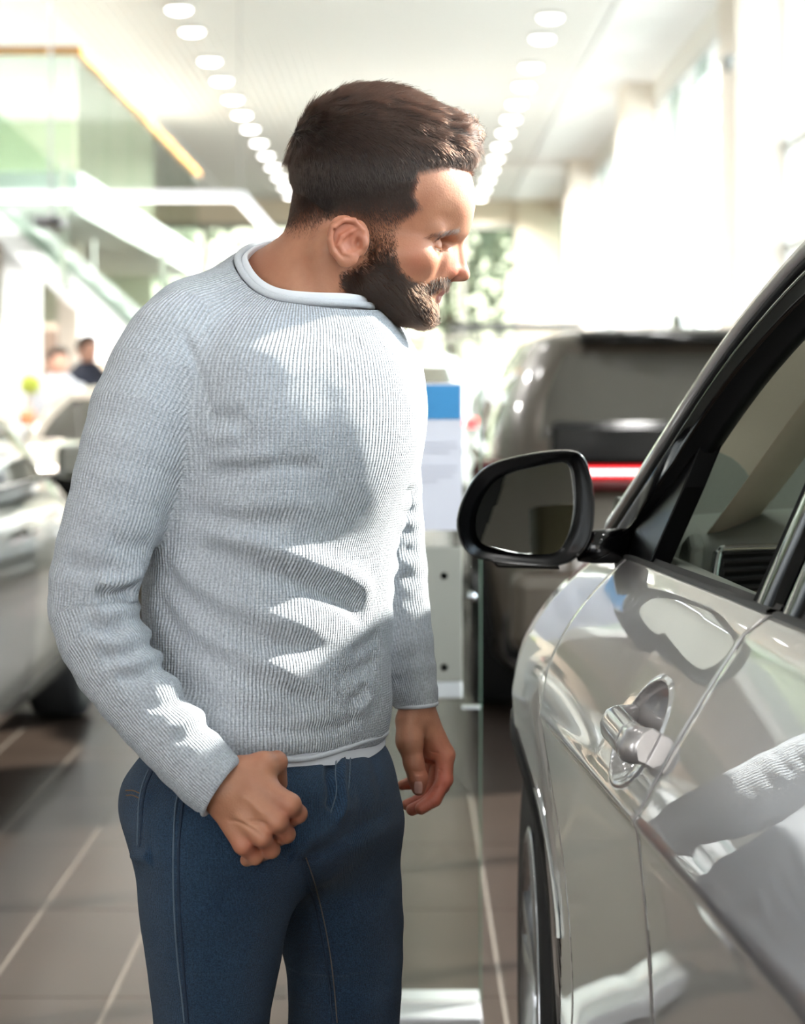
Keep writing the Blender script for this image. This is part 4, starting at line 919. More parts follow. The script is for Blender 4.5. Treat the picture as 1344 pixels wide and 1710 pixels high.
def head_core(Q):
    """Q in head space, lateral mirrored"""
    R = rot2(18)
    d = ell(Q, H(640, 298), (.1045, .0765, .086), R)
    d = smin(d, ell(Q, H(700, 330), (.062, .062, .060), R), .02)                    # forehead
    d = smin(d, ell(Q, H(668, 425), (.050, .056, .076), rot2(20)), .022)            # mid face
    d = smin(d, cone(Q, H(604, 462, .044), H(696, 512, .014), .020, .019), .022)     # jaw line
    d = smin(d, ell(Q, H(655, 470), (.046, .040, .040), rot2(20)), .02)
    d = smin(d, ell(Q, H(706, 514), (.0165, .021, .0175)), .012)                     # chin
    d = smin(d, ell(Q, H(697, 434, .041), (.016, .015, .015)), .022)                # cheek bone
    d = smin(d, ell(Q, H(664, 428, .052), (.026, .011, .012)), .018)                # zygomatic arch
    d = smin(d, ell(Q, H(722, 472), (.0195, .026, .018)), .014)                       # muzzle
    d = smin(d, cone(Q, H(764, 382, .004), H(722, 388, .046), .0115, .0095), .014)  # brow ridge
    d = smin(d, ell(Q, H(752, 350), (.022, .044, .028)), .02)
    return d
def head_field(P, ears=True):
    Q0 = to_head(P); Q = Q0.copy(); Q[:, 1] = np.abs(Q0[:, 1])
    d = head_core(Q)
    # eye sockets and eyes
    d = smax(d, -ell(Q, H(738, 412, .036), (.0165, .0190, .0098)), .010)
    lid = np.linalg.norm((Q-EYE), axis=1)-.0127
    d = smin(d, lid, .005)
    sl = chain(Q, [(EYE+np.array([c*.0127*math.cos(e), s_*.0127*math.cos(e), .0127*math.sin(e)]), r) for c, s_, e, r in ((.20, .98, -.25, .0009), (.60, .80, -.42, .0014), (.95, .31, -.50, .0017), (.95, -.31, -.46, .0016), (.6, -.8, -.3, .001))], .001)
    d = smax(d, -sl, .0012)
    cr = chain(Q, [(EYE+np.array([c*.0127*math.cos(e), s_*.0127*math.cos(e), .0127*math.sin(e)]), .0007) for c, s_, e in ((.1, .99, .15), (.55, .83, .62), (.95, .31, .72), (.8, -.6, .6))], .001); d = smax(d, -cr, .002)   # lid crease
    # nose
    n = cone(Q, H(765, 394, 0), H(771, 450, 0), .0052, .0080)
    n = smin(n, ell(Q, H(771, 457, 0), (.0104, .0088, .0085), rot2(20)), .005)
    n = smin(n, cone(Q, H(752, 400, .006), H(752, 448, .0085), .0055, .009), .009)
    n = smin(n, ell(Q, H(747, 456, .0125), (.0095, .0062, .0070)), .0045)
    n = smin(n, ell(Q, H(758, 464, 0), (.0085, .003, .0042)), .004)
    n = smax(n, -ell(Q, H(757, 467, .0068), (.0055, .0028, .0032)), .0025)
    d = smin(d, ell(Q, H(736, 440, .014), (.012, .013, .022), rot2(15)), .010); d = smin(d, n, .0075)
    pass
    # lips
    d = smin(d, ell(Q, H(728, 486, 0), (.0098, .0215, .0052), rot2(-12)), .004)
    d = smin(d, ell(Q, H(722.5, 498, 0), (.0092, .0190, .0058), rot2(14)), .004)
    d = smax(d, -cone(Q, H(738, 492.5, 0), H(706, 495, .024), .0007, .001), .0022)
    # neck
    PP = P.copy()
    nk = cone(PP, W(566, 415, 2.86), W(506, 505, 2.86), .0565, .0605)
    nk = smin(nk, cone(PP, W(583, 445, 2.855), W(532, 532, 2.845), .044, .044), .03)
    nk = smin(nk, cone(PP, W(532, 440, 2.86), W(440, 496, 2.89), .040, .055), .035)
    nk = smin(nk, ell(PP, W(532, 362, 2.86), (.032, .050, .050)), .02)
    nk = smin(nk, cone(PP, W(548, 420, 2.80), W(552, 512, 2.81), .018, .012), .02)     # neck muscle
    d = smin(d, nk, .016)
    if ears:
        e = ell(Q, H(569, 407, .0785), (.0215, .0052, .0285), rot2(-8))
        hx = [(H(600, 412, .0775), .0022), (H(598, 392, .080), .0030), (H(583, 377, .0835), .0034), (H(566, 376, .0865), .0036), (H(549, 388, .0880), .0036),
              (H(545, 407, .0875), .0035), (H(550, 426, .085), .0034), (H(561, 440, .082), .0040)]
        e = smin(e, chain(Q, hx, .002), .0025)
        e = smin(e, ell(Q, H(574, 441, .0805), (.0115, .0042, .0085), rot2(-20)), .004)       # lobe
        ah = [(H(590, 388, .0805), .0024), (H(577, 394, .0825), .0030), (H(564, 403, .0840), .0032), (H(559, 416, .0835), .0032), (H(566, 429, .0825), .0034), (H(579, 433, .0815), .0030)]
        e = smax(e, -ell(Q, H(583, 412, .0865), (.0105, .0085, .0115)), .003)
        e = smin(e, chain(Q, ah, .002), .002)
        e = smax(e, -ell(Q, H(570, 388, .0885), (.0090, .0040, .0050), rot2(-20)), .002)
        e = smax(e, -ell(Q, H(552, 410, .0895), (.0022, .0035, .0150), rot2(-5)), .0015)
        d = smin(d, ell(Q, H(590, 405, .072), (.014, .010, .022)), .008)
        d = smin(d, e, .0035)
        d = smin(d, ell(Q, H(601, 413, .0785), (.0048, .0045, .0065)), .004)                 # tragus
        d = smax(d, -ell(Q, H(590, 414, .084), (.0045, .0075, .0070)), .0035)
    return d

# --- arms, hands (skin)
def near_hand(P):
    D = NH
    wr = cone(P, W(352, 1296, D+.012), W(383, 1316, D+.006), .0250, .0245)
    wr = smin(wr, cone(P, W(345, 1285, D+.012), W(372, 1330, D+.008), .022, .021), .01)
    mc = [((398, 1290, .004), (484, 1343, -.006), .0140, .0120), ((392, 1312, 0), (463, 1371, -.010), .0135, .0118),
          ((380, 1332, 0), (437, 1397, -.008), .0130, .0112), ((368, 1348, .003), (406, 1411, .001), .0125, .0108)]
    d = wr
    for a, b, r1, r2 in mc: d = smin(d, cone(P, W(a[0], a[1], D+a[2]), W(b[0], b[1], D+b[2]), r1, r2), .009)
    d = smin(d, cone(P, W(400, 1318, D+.008), W(440, 1352, D+.008), .016, .014), .010)
    fg = [((484, 1343, -.005), (497, 1359, .012), (474, 1376, .030), .0112, .0102, .0088), ((463, 1371, -.008), (478, 1393, .010), (458, 1404, .030), .0110, .0096, .0084),
          ((437, 1397, -.006), (453, 1419, .010), (436, 1427, .028), .0104, .0092, .0080), ((406, 1411, .002), (426, 1431, .014), (412, 1436, .030), .0100, .0084, .0074)]
    fd = None
    for a, b, c, r1, r2, r3 in fg:
        e = smin(cone(P, W(a[0], a[1], D+a[2]), W(b[0], b[1], D+b[2]), r1, r2), cone(P, W(b[0], b[1], D+b[2]), W(c[0], c[1], D+c[2]), r2, r3), .004)
        fd = e if fd is None else smin(fd, e, .0018)
    d = smin(d, fd, .005)
    th = cone(P, W(402, 1285, D+.008), W(440, 1277, D+.012), .0150, .0135)
    th = smin(th, cone(P, W(440, 1277, D+.012), W(462, 1272, D+.024), .0132, .0112), .008)
    th = smin(th, cone(P, W(462, 1272, D+.024), W(466, 1308, D+.052), .0108, .0095), .006)
    th = smin(th, cone(P, W(438, 1290, D+.010), W(452, 1322, D+.006), .012, .010), .012)
    return smin(d, th, .010)
def far_hand(P):
    D = 3.04
    d = cone(P, W(694, 1150, D), W(696, 1195, D), .0235, .0225)
    d = smin(d, cone(P, W(700, 1195, D+.008), W(728, 1248, D+.018), .020, .0165), .012)
    d = smin(d, cone(P, W(692, 1205, D+.010), W(716, 1256, D+.040), .017, .0145), .012)
    mc = [(744, 1260, .006), (742, 1266, .026), (734, 1268, .044), (722, 1266, .060)]
    d = smin(d, cone(P, W(712, 1205, D+.002), W(744, 1260, D+.006), .0135, .0115), .010)
    pip = [(743, 1302, .004), (738, 1312, .024), (722, 1318, .042), (704, 1306, .056)]
    dip = [(725, 1335, .002), (714, 1340, .020), (700, 1337, .038), (684, 1308, .052)]
    tip = [(703, 1350, -.002), (688, 1352, .016), (680, 1344, .032), (672, 1311, .048)]
    rr = [(.0108, .0098, .0088, .0078), (.0108, .0096, .0086, .0077), (.0102, .0092, .0083, .0073), (.0094, .0082, .0074, .0066)]
    fd = None
    for k in range(4):
        pts = [(W(q[k][0], q[k][1], D+q[k][2]), rr[k][i]) for i, q in enumerate((mc, pip, dip, tip))]
        e = chain(P, pts, .004); fd = e if fd is None else smin(fd, e, .0016)
    d = smin(d, fd, .006)
    th = chain(P, [(W(684, 1205, D-.010), .0185), (W(684, 1238, D-.020), .0155), (W(691, 1275, D-.024), .0112), (W(698, 1300, D-.024), .0105), (W(699, 1317, D-.022), .0088)], .010)
    return smin(d, th, .008)

# --- sweater
TS = np.array([(470, 505, .080, .068), (500, 500, .110, .082), (530, 498, .140, .095), (560, 496, .162, .106), (600, 490, .180, .124), (650, 487, .186, .135), (700, 484, .188, .140), (750, 483, .184, .138),
               (800, 478, .179, .134), (850, 469, .175, .130), (900, 460, .171, .128), (950, 454, .168, .128), (1000, 450, .166, .128), (1100, 448, .166, .126), (1180, 447, .170, .125), (1225, 446, .169, .121), (1270, 446, .160, .112)], float)
TSs = smooth_curve(TS, 160)
def loft(P, T, n=2.25, yc=DM):
    z = P[:, 2]; zt = zp(T[:, 0]); o = np.argsort(zt)
    cx = np.interp(z, zt[o], xp(T[o, 1])); a = np.interp(z, zt[o], T[o, 2]); b = np.interp(z, zt[o], T[o, 3])
    dx = P[:, 0]-cx; dy = P[:, 1]-yc
    u = np.abs(dx*AX[0]+dy*AX[1])/a; v = np.abs(dx*FW[0]+dy*FW[1])/b
    r = (u**n+v**n)**(1/n)
    return (r-1)*np.minimum(a, b)*1.02
def torso_field(P):
    d = loft(P, TSs)
    zc = zp(492)
    d = smax(d, P[:, 2]-zc, .05)
    # trapezius and shoulders
    d = smin(d, cone(P, W(490, 478, 2.88), W(325, 545, 2.80), .046, .058), .05)
    d = smin(d, cone(P, W(505, 490, 2.90), W(600, 575, 3.02), .048, .056), .05)
    d = smin(d, cone(P, W(440, 520, 2.90), W(430, 620, 2.92), .07, .08), .05)         # upper back
    d = smin(d, ell(P, W(570, 690, 2.80), (.070, .070, .12)), .06)                   # chest
    return d
SN = [(W(297, 588, 2.765), .0660), (W(252, 668, 2.735), .0640), (W(219, 760, 2.715), .0590), (W(193, 850, 2.705), .0555), (W(166, 940, 2.70), .0515), (W(152, 1015, 2.70), .0490),
      (W(182, 1090, 2.685), .0470), (W(232, 1165, 2.67), .0430), (W(280, 1222, 2.655), .0405), (W(325, 1274, 2.64), .0385), (W(372, 1319, 2.63), .0370)]
SF = [(W(606, 602, 3.05), .062), (W(622, 690, 3.06), .060), (W(632, 800, 3.07), .055), (W(643, 900, 3.07), .0505), (W(657, 1000, 3.06), .0445), (W(672, 1080, 3.05), .0395), (W(687, 1140, 3.045), .0325), (W(695, 1180, 3.04), .0280)]
def resample(ch, n):
    A = np.array([list(p)+[r] for p, r in ch]); S = smooth_curve(A, n); return [(S[i, :3], S[i, 3]) for i in range(n)]
SNr = resample(SN, 17); SFr = resample(SF, 11)
CUTN = (W(373, 1320, 2.63), None); 
cn = (SN[-1][0]-SN[-2][0]); cn = cn/np.linalg.norm(cn); cf = (SF[-1][0]-SF[-2][0]); cf = cf/np.linalg.norm(cf)
cn = cn+np.array([.30, 0, -.02]); cn /= np.linalg.norm(cn)
cf = np.array([.06, 0, -1.]); cf /= np.linalg.norm(cf)
def near_sleeve(P, hollow=True):
    d = chain(P, SNr, .004); pl = (P-SN[-1][0])@cn
    d = smax(d, pl, .004)
    if hollow: d = np.maximum(d, -np.maximum(chain(P, [(p, r-.006) for p, r in SNr[-3:]], .004), -.018-pl))
    return d
def far_sleeve(P, hollow=True):
    d = chain(P, SFr, .004); pl = (P-SF[-1][0])@cf
    d = smax(d, pl, .004)
    if hollow: d = np.maximum(d, -np.maximum(chain(P, [(p, r-.0045) for p, r in SFr[-3:]], .004), -.018-pl))
    return d
RC = W(506, 491, 2.855)                                                     # collar ring centre
def ring(t, r=.083, dz=0.):
    return RC+FW*(r*1.03*np.cos(t))[..., None]+AX*(r*np.sin(t))[..., None]+np.array([0, 0, 1.])*(-.062*np.cos(t)+.026*np.sin(t)+dz)[..., None]
RN = np.cross(AX+np.array([0, 0, .026/.086]), FW+np.array([0, 0, -.062/.0885])); RN = RN/np.linalg.norm(RN)
if RN[2] < 0: RN = -RN
ZH = zp(1240); HR = .086
def sweater_field(P):
    t = torso_field(P)
    t = smax(t, ZH-P[:, 2]+.004*np.sin(P[:, 0]*40), .006)
    q = P-RC; h = q@RN; rad = np.linalg.norm(q-h[:, None]*RN, axis=1)
    hole = np.maximum(rad-HR-.25*np.maximum(h, 0), -h-.05)
    t = smax(t, -hole, .004)
    a = smin(near_sleeve(P), far_sleeve(P), .001)
    return smin(t, a, .022)
def ray(px, py): return raymarch(lambda P: smin(torso_field(P), smin(near_sleeve(P, False), far_sleeve(P, False), .001), .022), px, py)
# creases: pixel polyline on the cloth, width, height (- is a groove)
FOLDS = [
 ([(300, 905), (380, 932), (450, 955), (530, 985), (590, 1015), (618, 1045)], .012, -.0075), ([(330, 880), (420, 905), (520, 935), (590, 965), (628, 1000)], .013, .0060),
 ([(262, 930), (300, 985), (350, 1020), (430, 1063), (500, 1082), (570, 1085)], .012, -.0060), ([(285, 925), (330, 975), (400, 1010), (480, 1035), (550, 1048)], .014, .0042),
 ([(258, 975), (285, 1040), (345, 1090), (420, 1132), (500, 1165), (560, 1178)], .012, -.0055), ([(300, 1030), (350, 1068), (430, 1105), (520, 1130)], .014, .0035),
 ([(290, 1130), (360, 1172), (440, 1192), (520, 1196)], .013, -.0040), ([(345, 786), (400, 786), (470, 778), (540, 782)], .010, -.0050), ([(340, 765), (400, 765), (470, 762)], .012, .0035),
 ([(292, 850), (360, 868), (430, 872), (500, 866)], .013, -.0042), ([(350, 838), (420, 845), (500, 840), (580, 850)], .014, .003),
 ([(578, 1182), (598, 1165), (614, 1145)], .009, -.003), ([(592, 1190), (608, 1178), (622, 1160)], .009, .003),
 ([(400, 1215), (480, 1222), (560, 1216), (610, 1195)], .008, -.0035), ([(560, 1130), (600, 1120), (632, 1100)], .011, -.004), ([(585, 1095), (612, 1080), (636, 1060)], .011, -.0035),
 ([(300, 545), (322, 590), (338, 640), (352, 690), (352, 730), (332, 775)], .0042, -.0042), ([(352, 690), (380, 700), (410, 690)], .010, -.005), ([(345, 735), (372, 730), (400, 722)], .009, .004),
 ([(545, 566), (575, 574), (605, 566)], .008, -.0018),
 # near sleeve: elbow and forearm
 ([(160, 972), (200, 972), (240, 948)], .010, .0055), ([(158, 990), (190, 994), (228, 985)], .0075, -.0090), ([(150, 1015), (190, 1022), (240, 1008)], .010, .0070),
 ([(140, 1040), (190, 1050), (248, 1036)], .008, -.0065), ([(150, 1066), (205, 1070), (262, 1050)], .010, .0055), ([(165, 1092), (215, 1092), (275, 1070)], .0075, -.0065),
 ([(185, 1110), (230, 1106), (285, 1086)], .009, .0050), ([(195, 1132), (240, 1124), (298, 1110)], .0075, -.0055), ([(240, 1150), (285, 1140), (315, 1130)], .009, .0035),
 ([(240, 1185), (290, 1172), (328, 1160)], .008, -.0035), ([(268, 1218), (310, 1205), (345, 1188)], .009, .0035), ([(285, 1240), (330, 1222), (362, 1208)], .008, -.0030),
 ([(110, 935), (150, 950), (200, 945)], .012, -.003), ([(180, 905), (215, 915), (255, 905)], .010, -.003),
 # far sleeve
 ([(676, 826), (688, 823), (702, 826)], .007, -0.0034), ([(672, 840), (688, 838), (704, 842)], .008, 0.0022), ([(668, 858), (686, 854), (704, 858)], .007, -0.0034), ([(664, 876), (684, 872), (705, 877)], .008, 0.0019),
 ([(660, 893), (684, 890), (706, 895)], .007, -0.0028), ([(656, 925), (684, 920), (710, 924)], .008, -0.0034), ([(656, 948), (684, 942), (712, 946)], .008, 0.0022), ([(654, 968), (684, 965), (713, 972)], .008, -0.0025),
 ([(650, 1010), (684, 1006), (716, 1008)], .009, -0.0019), ([(654, 1130), (664, 1140), (672, 1160)], .006, -0.0025),
]
def apply_folds(V, N, folds, rayf):
    disp = np.zeros(len(V))
    for poly, wd, amp in folds:
        pts = [rayf(*p) for p in poly]; pts = [p for p in pts if p is not None]
        if len(pts) < 2: continue
        pts = smooth_curve(np.array(pts), 3*len(pts)); bb0, bb1 = pts.min(0)-3*wd, pts.max(0)+3*wd
        m = np.where(((V > bb0) & (V < bb1)).all(1))[0]
        if len(m) == 0: continue
        d, par = seg_dist(V[m], pts); ends = np.clip(np.minimum(par, 1-par)*5, 0, 1); ends = ends*ends*(3-2*ends)
        disp[m] += 1.2*amp*np.exp(-(d/wd)**2)*ends
    return V+N*disp[:, None]
def nz3(V, f, seed=0):
    """cheap smooth pseudo-noise in -1..1"""
    r = np.random.default_rng(seed); s = 0
    for i in range(6):
        k = r.normal(size=3)*f*(1+.35*i); s = s+np.sin(V@k+r.uniform(0, 6.28)+1.7*np.sin(V@(r.normal(size=3)*f*.6)+r.uniform(0, 6.28)))/(1+.3*i)
    return s/3
def chain_uv(P, ch):
    pts = np.array([p for p, r in ch]); best = np.full(len(P), 9.); L = 0; U = np.zeros(len(P)); Vv = np.zeros(len(P))
    side = np.array([0, 1., 0])
    for a, b in zip(pts[:-1], pts[1:]):
        ba = b-a; ln = np.linalg.norm(ba); t = np.clip((P-a)@ba/ln**2, 0, 1); q = P-a-t[:, None]*ba; d = np.linalg.norm(q, axis=1)
        m = d < best; best[m] = d[m]; e1 = side-ba*(side@ba)/ln**2; e1 /= np.linalg.norm(e1); e2 = np.cross(ba/ln, e1)
        U[m] = np.arctan2(q[m]@e1, -(q[m]@e2)); Vv[m] = L+t[m]*ln; L += ln
    return U, Vv
def fabric(name, rgb, rgb2, pitch_u, pitch_v, depth, rough=.85, cross=.35, fleck=900., sheen=.25):
    m = bpy.data.materials.new(name); m.use_nodes = True; t = m.node_tree; b = t.nodes['Principled BSDF']; N = t.nodes.new; Lk = t.links.new
    b.inputs['Roughness'].default_value = rough; b.inputs['Specular IOR Level'].default_value = .2; b.inputs['Sheen Weight'].default_value = sheen
    uv = N('ShaderNodeUVMap'); uv.uv_map = 'UVMap'; sp = N('ShaderNodeSeparateXYZ'); Lk(uv.outputs[0], sp.inputs[0])
    def wave(src, pitch, ph=0.):
        mu = N('ShaderNodeMath'); mu.operation = 'MULTIPLY_ADD'; mu.inputs[1].default_value = 2*PI/pitch; mu.inputs[2].default_value = ph; Lk(src, mu.inputs[0])
        s = N('ShaderNodeMath'); s.operation = 'SINE'; Lk(mu.outputs[0], s.inputs[0]); return s.outputs[0]
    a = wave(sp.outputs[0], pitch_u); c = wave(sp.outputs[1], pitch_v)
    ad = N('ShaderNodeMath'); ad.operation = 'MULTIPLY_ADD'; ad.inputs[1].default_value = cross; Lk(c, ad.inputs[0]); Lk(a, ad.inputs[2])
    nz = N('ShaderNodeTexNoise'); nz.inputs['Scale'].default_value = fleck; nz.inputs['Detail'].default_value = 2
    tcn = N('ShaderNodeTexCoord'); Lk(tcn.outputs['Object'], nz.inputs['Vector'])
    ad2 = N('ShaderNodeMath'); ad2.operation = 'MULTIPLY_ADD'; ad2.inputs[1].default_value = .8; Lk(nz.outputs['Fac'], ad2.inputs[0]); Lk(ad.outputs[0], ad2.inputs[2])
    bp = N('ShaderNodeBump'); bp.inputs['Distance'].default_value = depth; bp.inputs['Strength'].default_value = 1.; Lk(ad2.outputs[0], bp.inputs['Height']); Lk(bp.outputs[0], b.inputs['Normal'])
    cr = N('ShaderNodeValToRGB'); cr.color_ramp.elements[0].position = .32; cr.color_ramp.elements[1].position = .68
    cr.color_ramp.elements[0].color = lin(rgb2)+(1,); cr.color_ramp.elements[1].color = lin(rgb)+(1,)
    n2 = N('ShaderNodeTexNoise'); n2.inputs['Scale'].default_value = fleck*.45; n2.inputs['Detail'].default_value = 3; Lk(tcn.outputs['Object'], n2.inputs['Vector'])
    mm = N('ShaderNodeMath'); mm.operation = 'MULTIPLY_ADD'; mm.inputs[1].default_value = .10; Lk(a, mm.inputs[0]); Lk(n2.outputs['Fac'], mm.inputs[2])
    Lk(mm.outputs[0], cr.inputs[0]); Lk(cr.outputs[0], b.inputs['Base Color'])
    return m, (t, b, cr)
def set_uv(me, U, V, F, ang_scale_mask=None):
    uvl = me.uv_layers.new(name='UVMap'); A = np.stack([U, V], -1).reshape(-1, 2); uvl.data.foreach_set('uv', A.astype(np.float32).ravel())
def face_uv(ang, vv, scale, F):
    a = ang[F]; r = a.max(1)-a.min(1) > PI; a = np.where(r[:, None] & (a < 0), a+2*PI, a); return a*scale, vv[F]

man = empty('person', (-.15, DM, 0), 'bearded man in pale grey knitted sweater and blue jeans looking into the light silver car', 'person')

# skin: head, neck and hands at fine resolution, the covered body coarse
skin_m = bpy.data.materials.new('skin'); skin_m.use_nodes = True
def build_skin_mat(m):
    t = m.node_tree; b = t.nodes['Principled BSDF']; N = t.nodes.new; L = t.links.new
    tcn = N('ShaderNodeTexCoord'); n1 = N('ShaderNodeTexNoise'); n1.inputs['Scale'].default_value = 22; n1.inputs['Detail'].default_value = 5; L(tcn.outputs['Object'], n1.inputs['Vector'])
    cr = N('ShaderNodeValToRGB'); cr.color_ramp.elements[0].position = .35; cr.color_ramp.elements[1].position = .68
    cr.color_ramp.elements[0].color = lin((168, 114, 88))+(1,); cr.color_ramp.elements[1].color = lin((188, 136, 107))+(1,); L(n1.outputs['Fac'], cr.inputs[0])
    def mixc(prev, attr, rgb):
        at = N('ShaderNodeAttribute'); at.attribute_name = attr; mx = N('ShaderNodeMixRGB'); mx.inputs[2].default_value = lin(rgb)+(1,)
        L(at.outputs['Fac'], mx.inputs[0]); L(prev, mx.inputs[1]); return mx.outputs[0]
    c = mixc(cr.outputs[0], 'blush', (190, 104, 84)); c = mixc(c, 'lip', (160, 100, 88)); c = mixc(c, 'root', (42, 29, 24)); c = mixc(c, 'nail', (226, 178, 162))
    L(c, b.inputs['Base Color'])
    b.inputs['Roughness'].default_value = .48; b.inputs['Specular IOR Level'].default_value = .45
    b.inputs['Subsurface Weight'].default_value = .12; b.inputs['Subsurface Radius'].default_value = (1., .35, .18); b.inputs['Subsurface Scale'].default_value = .008
    n2 = N('ShaderNodeTexNoise'); n2.inputs['Scale'].default_value = 420; n2.inputs['Detail'].default_value = 4; L(tcn.outputs['Object'], n2.inputs['Vector'])
    bp = N('ShaderNodeBump'); bp.inputs['Distance'].default_value = .0005; bp.inputs['Strength'].default_value = .55; L(n2.outputs['Fac'], bp.inputs['Height']); L(bp.outputs[0], b.inputs['Normal'])
build_skin_mat(skin_m)
HB0 = (xp(395), DM-.16, zp(560)); HB1 = (xp(800), DM+.16, zp(165))
Vh, Fh = extract(head_field, HB0, HB1, .0016*QH)
Qh = to_head(Vh); px_h = Qh[:, 0]/PXM+CX; py_h = CY-(Qh[:, 2]-CAMZ)/PXM; lat_h = np.abs(Qh[:, 1])
BEARD = [(608, 400), (632, 388), (655, 392), (652, 430), (660, 456), (684, 474), (708, 478), (722, 470), (738, 465), (753, 470), (751, 480), (738, 479), (720, 485), (706, 494), (716, 504), (738, 510), (745, 540), (700, 560), (640, 545), (590, 505), (565, 482), (564, 462), (585, 455), (606, 440)]
FADE = [(486, 235), (470, 330), (484, 398), (520, 400), (535, 372), (560, 362), (590, 364), (608, 380), (612, 405), (652, 398), (660, 378), (690, 352), (676, 330), (688, 300), (735, 288), (770, 292), (800, 280), (780, 200), (640, 120), (500, 160)]
def soft_poly(x, y, poly, wd=5, n=10):
    s = 0
    for i in range(n):
        a = 2*PI*i/n; s = s+in_poly(x+wd*math.cos(a), y+wd*math.sin(a), poly)
    return s/n
beard_w = soft_poly(px_h, py_h, BEARD, 4); fade_w = soft_poly(px_h, py_h, FADE, 5)
ear_zone = (((px_h-574)/36)**2+((py_h-410)/46)**2 < 1) & (lat_h > .0735)
fade_w[ear_zone] = 0; beard_w[ear_zone] = 0; beard_w = beard_w*np.interp(py_h, [386, 405, 450], [.10, .45, 1])
lip = soft_poly(px_h, py_h, [(713, 491), (726, 484), (740, 481), (748, 492), (736, 505), (722, 503)], 2)*(lat_h < .021)
moust = beard_w.copy()
fy = np.clip((395-py_h)/70, 0, 1)
root = np.clip(beard_w*.75, 0, 1); fr = fade_w*np.clip(.15+1.0*(386-py_h)/60, .12, .96); root = np.maximum(root, fr); root[lip > .5] = 0
blush = np.clip(.35*np.exp(-(((px_h-690)/30)**2+((py_h-440)/26)**2))+.55*np.exp(-(((px_h-765)/22)**2+((py_h-452)/18)**2))+.55*np.exp(-(((px_h-572)/34)**2+((py_h-400)/40)**2))*(lat_h > .074), 0, 1)
hn = lambda P: near_hand(P)
NH = 2.632
Vn, Fn = extract(near_hand, W(330, 1450, NH+.09)+np.array([-.01, -.14, -.01]), W(520, 1235, NH)+np.array([.01, .09, .01]), .0013*QH)
Vf, Ff = extract(far_hand, W(655, 1375, 3.04)+np.array([-.01, -.06, -.01]), W(765, 1130, 3.04)+np.array([.01, .11, 0]), .0013*QH)
def creases(V, F, polys, amp=-.0011, wd=.0018, fld=None):
    N = vnormals(V, F); disp = np.zeros(len(V))
    for poly in polys:
        pts = [raymarch(fld, *p) for p in poly]; pts = [p for p in pts if p is not None]
        if len(pts) < 2: continue
        pts = smooth_curve(np.array(pts), 4*len(pts)); d, par = seg_dist(V, pts); e = np.clip(np.minimum(par, 1-par)*4, 0, 1); disp += amp*np.exp(-(d/wd)**2)*e
    return V+N*disp[:, None]
Vn = creases(Vn, Fn, [[(378, 1370), (400, 1374), (425, 1388), (442, 1402)], [(408, 1372), (432, 1372), (448, 1378)]], -.0014, .0024, near_hand)
Vn = creases(Vn, Fn, [[(402, 1330), (415, 1336), (430, 1350), (440, 1362)]], .0010, .0030, near_hand)
Vf = creases(Vf, Ff, [[(712, 1252), (722, 1256), (735, 1258)], [(720, 1284), (730, 1284), (740, 1288)], [(722, 1318), (732, 1314)], [(688, 1288), (700, 1289), (708, 1287)], [(690, 1292), (700, 1293), (707, 1291)]], -.0010, .0014, far_hand)
def body_core(P):
    d = loft(P, TSs*np.array([1, 1, .88, .82]))
    d = smax(d, P[:, 2]-zp(520), .04); d = smax(d, zp(1250)-P[:, 2], .03)
    d = smin(d, cone(P, W(480, 500, 2.88), W(325, 560, 2.80), .036, .045), .04); d = smin(d, cone(P, W(500, 505, 2.90), W(600, 590, 3.02), .036, .044), .04)
    d = smin(d, cone(P, W(520, 450, 2.86), W(500, 540, 2.87), .053, .056), .03)
    d = smin(d, chain(P, [(p, r*.66) for p, r in SNr[:-1]]+[(W(362, 1302, NH+.02), .026)], .01), .02)
    d = smin(d, chain(P, [(p, r*.70) for p, r in SFr], .01), .02)
    d = smin(d, ell(P, W(432, 1320, 2.85), (.12, .12, .11)), .02)
    for l in (LEGN, LEGF): d = smin(d, chain(P, [(p, r*.80) for p, r in l], .02), .01)
    return d
LEGN = [(W(362, 1395, 2.77), .0900), (W(358, 1500, 2.76), .0850), (W(356, 1600, 2.76), .0738), (W(353, 1710, 2.76), .0640), (np.array([-.226, 2.77, .50]), .0610), (np.array([-.232, 2.79, .36]), .0640), (np.array([-.236, 2.80, .10]), .0560)]
LEGF = [(W(530, 1370, 2.92), .0920), (W(556, 1480, 2.93), .0820), (W(574, 1600, 2.94), .0700), (W(574, 1710, 2.94), .0655), (np.array([-.078, 2.94, .50]), .0620), (np.array([-.082, 2.96, .36]), .0640), (np.array([-.086, 2.97, .10]), .0560)]
Vb, Fb = extract(body_core, (-.50, 2.5, .07), (.16, 3.3, 1.50), .010, snap=False)
VV = np.concatenate([Vh, Vn, Vf, Vb]); FF = np.concatenate([Fh, Fn+len(Vh), Ff+len(Vh)+len(Vn), Fb+len(Vh)+len(Vn)+len(Vf)])
me = np_mesh('body', VV, FF)
def attr(me, name, val):
    a = me.attributes.new(name, 'FLOAT', 'POINT'); a.data.foreach_set('value', np.asarray(val, np.float32))
z_ = np.zeros(len(VV)); nh_ = len(Vh)
for nm, v in (('root', root), ('lip', lip), ('blush', blush)):
    q = z_.copy(); q[:nh_] = v
    if nm == 'blush':
        for c_, r_, s_ in ((W(484, 1350, NH), .016, .55), (W(463, 1380, NH), .016, .5), (W(438, 1405, NH), .016, .5), (W(408, 1418, NH), .016, .45), (W(740, 1300, 3.04), .05, .6), (W(705, 1340, 3.05), .05, .7)):
            q = q+s_*np.exp(-(np.linalg.norm(VV-c_, axis=1)/r_)**2)*(np.arange(len(VV)) >= nh_)
        q = np.clip(q, 0, .9)
    attr(me, nm, q)
attr(me, 'nail', z_)
body = link('body', me, skin_m, man)
